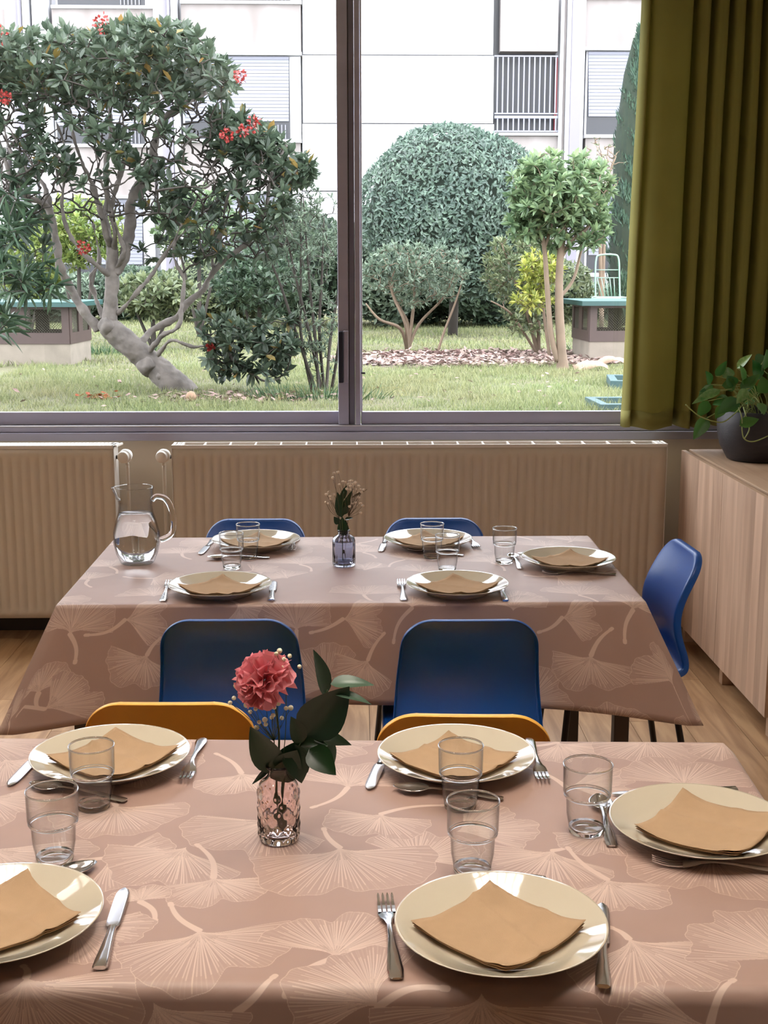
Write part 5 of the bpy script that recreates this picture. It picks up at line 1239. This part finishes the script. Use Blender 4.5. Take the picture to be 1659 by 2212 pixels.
# bare reddish twigs in front of the pilaster
b = ground_at(1300, 16)
shrub('bare_shrub', 'leafless reddish twiggy shrub between the young tree and the cypress', 'shrub', b, [([b, P_(1295, 450, 16), P_(1285, 350, 16)], [.03, .02, .008]), ([b, P_(1310, 420, 16), P_(1330, 340, 16)], [.025, .016, .006])],
      ell(120, 1290, 360, 60, 65, 16, .3), 3, .035, .016, 'phot_leaf', bark='bark3', rt=(.009, .003))
# ferny growth at the hedge foot, weeds
M['fern'] = leafmat('fern_leaf', srgb(82, 116, 78), .35, .6, .3)
for (x, y, lab) in ((690, 880, 'tuft of grass and weeds under the fine leaved shrub'), (230, 765, 'dark grass tuft beside the left vent box'), (1275, 765, 'green weed tuft at the foot of the right vent box')):
    p = gp(x, y) if y < 870 else gp(690, 862); n = 260; a = rng.uniform(0, 6.28, n); r = rng.random(n)**.5*np.array([.28 if x < 1000 else .12])
    P = np.stack([np.cos(a)*r*1.6, np.sin(a)*r*.5, np.zeros(n)], 1); D = np.stack([np.cos(a)*.6, np.sin(a)*.6, np.ones(n)], 1)+rng.normal(0, .2, (n, 3))
    V, F_ = scatter(P, D, rng.normal(0, 1, (n, 3)), rng.uniform(.06, .16, n), .008, TPL_BLADE)
    tag(ob('grass_tuft', np_mesh('grass_tuft', V, F_), M['fern'], loc=(p[0], p[1], GZ-.003)), lab, 'grass', kind='stuff')

# ------------------------------------------------------------------ mulch, litter, stone, debris
M['mulch'] = leafmat('fallen_leaf', srgb(158, 132, 124), .4, .85, .05, col2=srgb(196, 170, 160), nscale=6)
def litter(n, fx, lab, name, m, Lf, Wf):
    P = np.array([fx() for _ in range(n)]); P[:, 2] = GZ+rng.uniform(.004, .035, n)
    a = rng.uniform(0, 6.28, n); D = np.stack([np.cos(a), np.sin(a), rng.normal(0, .25, n)], 1); Nn = np.stack([rng.normal(0, .35, n), rng.normal(0, .35, n), np.ones(n)], 1)
    V, F_ = scatter(P, D, Nn, rng.uniform(.6, 1.2, n)*Lf, Wf, TPL_LEAF4); o = ob(name, np_mesh(name, V, F_), m); tag(o, lab, 'leaves', kind='stuff')
def fm():
    a, r = rng.uniform(0, 6.28), rng.random()**.5; return np.array([1.08+math.cos(a)*r*1.25, 11.15+math.sin(a)*r*.95, 0])
mo = MB().lathe([(.001, .02), (.5, .019), (.9, .012), (1.0, .001)], 40, mod=lambda a, j, z: 1+.06*math.sin(a*5)+.04*math.sin(a*11)).build('mulch_bed', mat('mulch_soil', srgb(112, 92, 84), .95, noise=.4, nscale=14), loc=(1.08, 11.15, GZ)); mo.scale = (1.25, .95, 1); tag(mo, 'brown bed of mulch around the young tree', 'mulch bed')
litter(5200, fm, 'pinkish brown fallen leaves heaped as mulch around the young tree', 'leaf_litter', M['mulch'], .075, .035)
litter(260, lambda: np.array([rng.normal(-.72, .30), rng.normal(7.85, .10), 0]), 'dry leaf litter beside the leaning trunk base', 'leaf_litter', M['mulch'], .06, .028)
litter(130, lambda: np.array([rng.uniform(-2.5, 2), rng.uniform(7.2, 10), 0]), 'scattered pale leaves on the lawn', 'leaf_litter', M['mulch'], .05, .026)
litter(50, lambda: np.array([rng.normal(gp(212, 862)[0], .06), rng.normal(gp(212, 862)[1], .04), 0]), 'small patch of orange dry leaves on the lawn, left', 'leaf_litter', M['orange_leaf'], .05, .03)
p = gp(413, 868)
st_ = MB().lathe([(.001, -.02), (.026, -.01), (.030, .012), (.020, .036), (.001, .045)], 14, mod=lambda a, j, z: 1+.12*math.sin(a*2+1)).build('stone', mat('pebble', srgb(196, 160, 132), .8, noise=.15), loc=(p[0], p[1], GZ+.02)); tag(st_, 'rounded tan stone at the foot of the leaning tree', 'stone')
# cardboard-like dry leaf heap by the right vent box
M['dryleaf'] = leafmat('big_dry_leaf', srgb(206, 176, 154), .15, .8, .1)
for (x, y, Lx, Wx, ang, lab) in ((1275, 800, .30, .24, .35, 'large curled beige dry leaf beside the young tree, front one'), (1322, 790, .26, .14, -.1, 'pale dry leaf leaning on the right vent box')):
    p = gp(x, y); G = []
    for i in range(9):
        t = i/8; row = []
        for j in range(7):
            s = -1+2*j/6; hw = Wx/2*math.sin(math.pi*(.08+.84*t))**.6; row.append((-Lx/2+Lx*t, s*hw*.6, .02+.06*math.sin(math.pi*t)*(1-s*s*.6)+.015*math.sin(7*t+3*s)))
        G.append(row)
    o = solid(MB().grid(G).build('dry_leaf', M['dryleaf'], loc=(p[0], p[1], GZ), rot=(.25, 0, ang)), .003); tag(o, lab, 'leaf')

# ------------------------------------------------------------------ vent boxes, chair, planters
M['vconc'] = mat('rough_concrete', srgb(176, 164, 150), .9, noise=.25, nscale=7, bump=.8, bscale=40)
M['brown'] = mat('brown_sheet', srgb(92, 72, 68), .6, noise=.15, nscale=6)
M['teal'] = mat('teal_cover', srgb(74, 122, 124), .5, noise=.12, nscale=5)
M['teal_edge'] = mat('teal_cover_edge', srgb(44, 92, 90), .5, noise=.12, nscale=5)
M['meshm'] = mat('wire_mesh', srgb(120, 118, 100), .6, .3)
def vent(label, x0, x1, y0, y1, hb, ht, rz, flip):
    cx, cy = (x0+x1)/2, (y0+y1)/2; t = thing('vent_box', label, 'vent', (cx, cy, GZ), rz, 'vent boxes in the lawn'); a, b = (x1-x0)/2, (y1-y0)/2
    MB().box(-a, -b, -.05, a, b, hb).build('concrete_base', M['vconc'], t, bevel=.01)
    z0, z1 = hb+.0005, ht
    for (sx, fx) in ((0, 1), (1, 1)):
        for s in (-1, 1):
            L_ = (a if sx == 0 else b); off = (b if sx == 0 else a); g = MB()
            def bx(u0, u1, w0, w1, th=.012):
                o0, o1 = s*(off-.004), s*(off+th-.004); lo, hi = min(o0, o1), max(o0, o1)
                if sx == 0: g.box(u0, lo, w0, u1, hi, w1)
                else: g.box(lo, u0, w0, hi, u1, w1)
            bx(-L_, L_, z0-.03, z0+.06); bx(-L_, L_, z1-.05, z1)
            k = 3 if L_ > .4 else 2
            for q in range(k+1):
                u = -L_+2*L_*q/k; bx(max(-L_, u-.06), min(L_, u+.06), z0+.06, z1-.05)
            g.build('side_sheet', M['brown'], t)
            w = MB(); n = int(2*L_/.022); hh = z1-.05-(z0+.06)
            for q in range(-int(hh/.022)-1, n+1):
                for dr in (1, -1):
                    u0 = -L_+q*.022; u1 = u0+hh; za, zb_ = z0+.06, z1-.05
                    if dr < 0: za, zb_ = zb_, za
                    c0, c1 = max(u0, -L_), min(u1, L_)
                    if c1 <= c0: continue
                    f = lambda u: za+(zb_-za)*(u-u0)/(u1-u0)
                    pt = [(u, s*(off-.008), f(u)) if sx == 0 else (s*(off-.008), u, f(u)) for u in (c0, c1)]
                    w.tube(pt, .0016, 3, cap=False)
            o = w.build('wire_mesh', M['meshm'], t); o['kind'] = 'stuff'
    MB().box(-a-.09, -b-.10, z1+.0005, a+.09, b+.10, z1+.012).build('cover', M['teal'], t, bevel=.003)
    MB().box(-a-.092, -b-.102, z1-.028, a+.092, -b-.0985, z1+.010).box(-a-.092, b+.0985, z1-.028, a+.092, b+.102, z1+.010).box(-a-.092, -b-.0985, z1-.028, -a-.0885, b+.0985, z1+.010).box(a+.0885, -b-.0985, z1-.028, a+.092, b+.0985, z1+.010).build('cover_edge', M['teal_edge'], t)
vent('teal topped concrete vent box behind the leaning tree, far left', -3.55, -2.30, 10.72, 11.35, .20, .50, R_(-4), 0)
vent('teal topped vent box at the right, beside the olive curtain', 1.96, 3.1, 10.95, 11.6, .20, .50, R_(3), 1)
M['chairg'] = mat('pale_green_tube', srgb(150, 186, 168), .4, .2)
p = ony(1312, 620, 14.5); gc = thing('garden_chair', 'pale green metal garden chair behind the young tree, right', 'chair', (p[0], 14.5, GZ))
q = lambda x, y, dy=0: ony(x, y, 14.5+dy)-np.array([p[0], 14.5, GZ])
MB().tube(smooth_path([q(1287, 690), q(1286, 600), q(1288, 560), q(1296, 551), q(1325, 550), q(1336, 558), q(1338, 600), q(1340, 690)], 5), .010, 8).build('back_frame', M['chairg'], gc)
for y in (583, 600): MB().tube([q(1287, y), q(1338, y)], .006, 6).build('back_bar', M['chairg'], gc)
for i in range(5): MB().tube([q(1290+i*9, 600), q(1300+i*7, 640)], .005, 6).build('back_rod', M['chairg'], gc)
MB().tube(smooth_path([q(1286, 640), q(1282, 645, -.4), q(1340, 645, -.4), q(1339, 640)], 5), .010, 8).build('seat_frame', M['chairg'], gc)
s_ = MB().box(-.19, -.40, q(1300, 640)[2]-.01, .17, 0, q(1300, 640)[2]).build('seat', M['chairg'], gc, bevel=.004)
for (x, dy) in ((1283, -.4), (1340, -.4)): 
    a = q(x, 645, dy); MB().tube([a, (a[0], a[1]-.03, 0)], .010, 8).build('leg', M['chairg'], gc)
# teal timber frames on the lawn close to the window
M['tealw'] = mat('teal_timber', srgb(72, 106, 110), .6, noise=.15, nscale=6); M['darkc'] = mat('dark_cavity', srgb(58, 74, 84), .8)
def frame(label, x, y, w, d, h, rz):
    p = gp(x, y); t = thing('planter_frame', label, 'planter', (p[0], p[1], GZ), rz, 'teal planter frames'); k = .05
    for (a, b, c, e) in ((0, 0, w, k), (0, d-k, w, d), (0, k, k, d-k), (w-k, k, w, d-k)): MB().box(a, b, 0, c, e, h).build('board', M['tealw'], t, bevel=.003)
    MB().box(k, k, .001, w-k, d-k, h*.35).build('soil', M['darkc'], t)
frame('teal planter frame at the bottom right corner of the window', 1297, 893, 1.0, .42, .05, R_(2))
frame('teal planter frame behind the first one, beside the curtain', 1318, 842, 1.0, .5, .06, R_(-8))
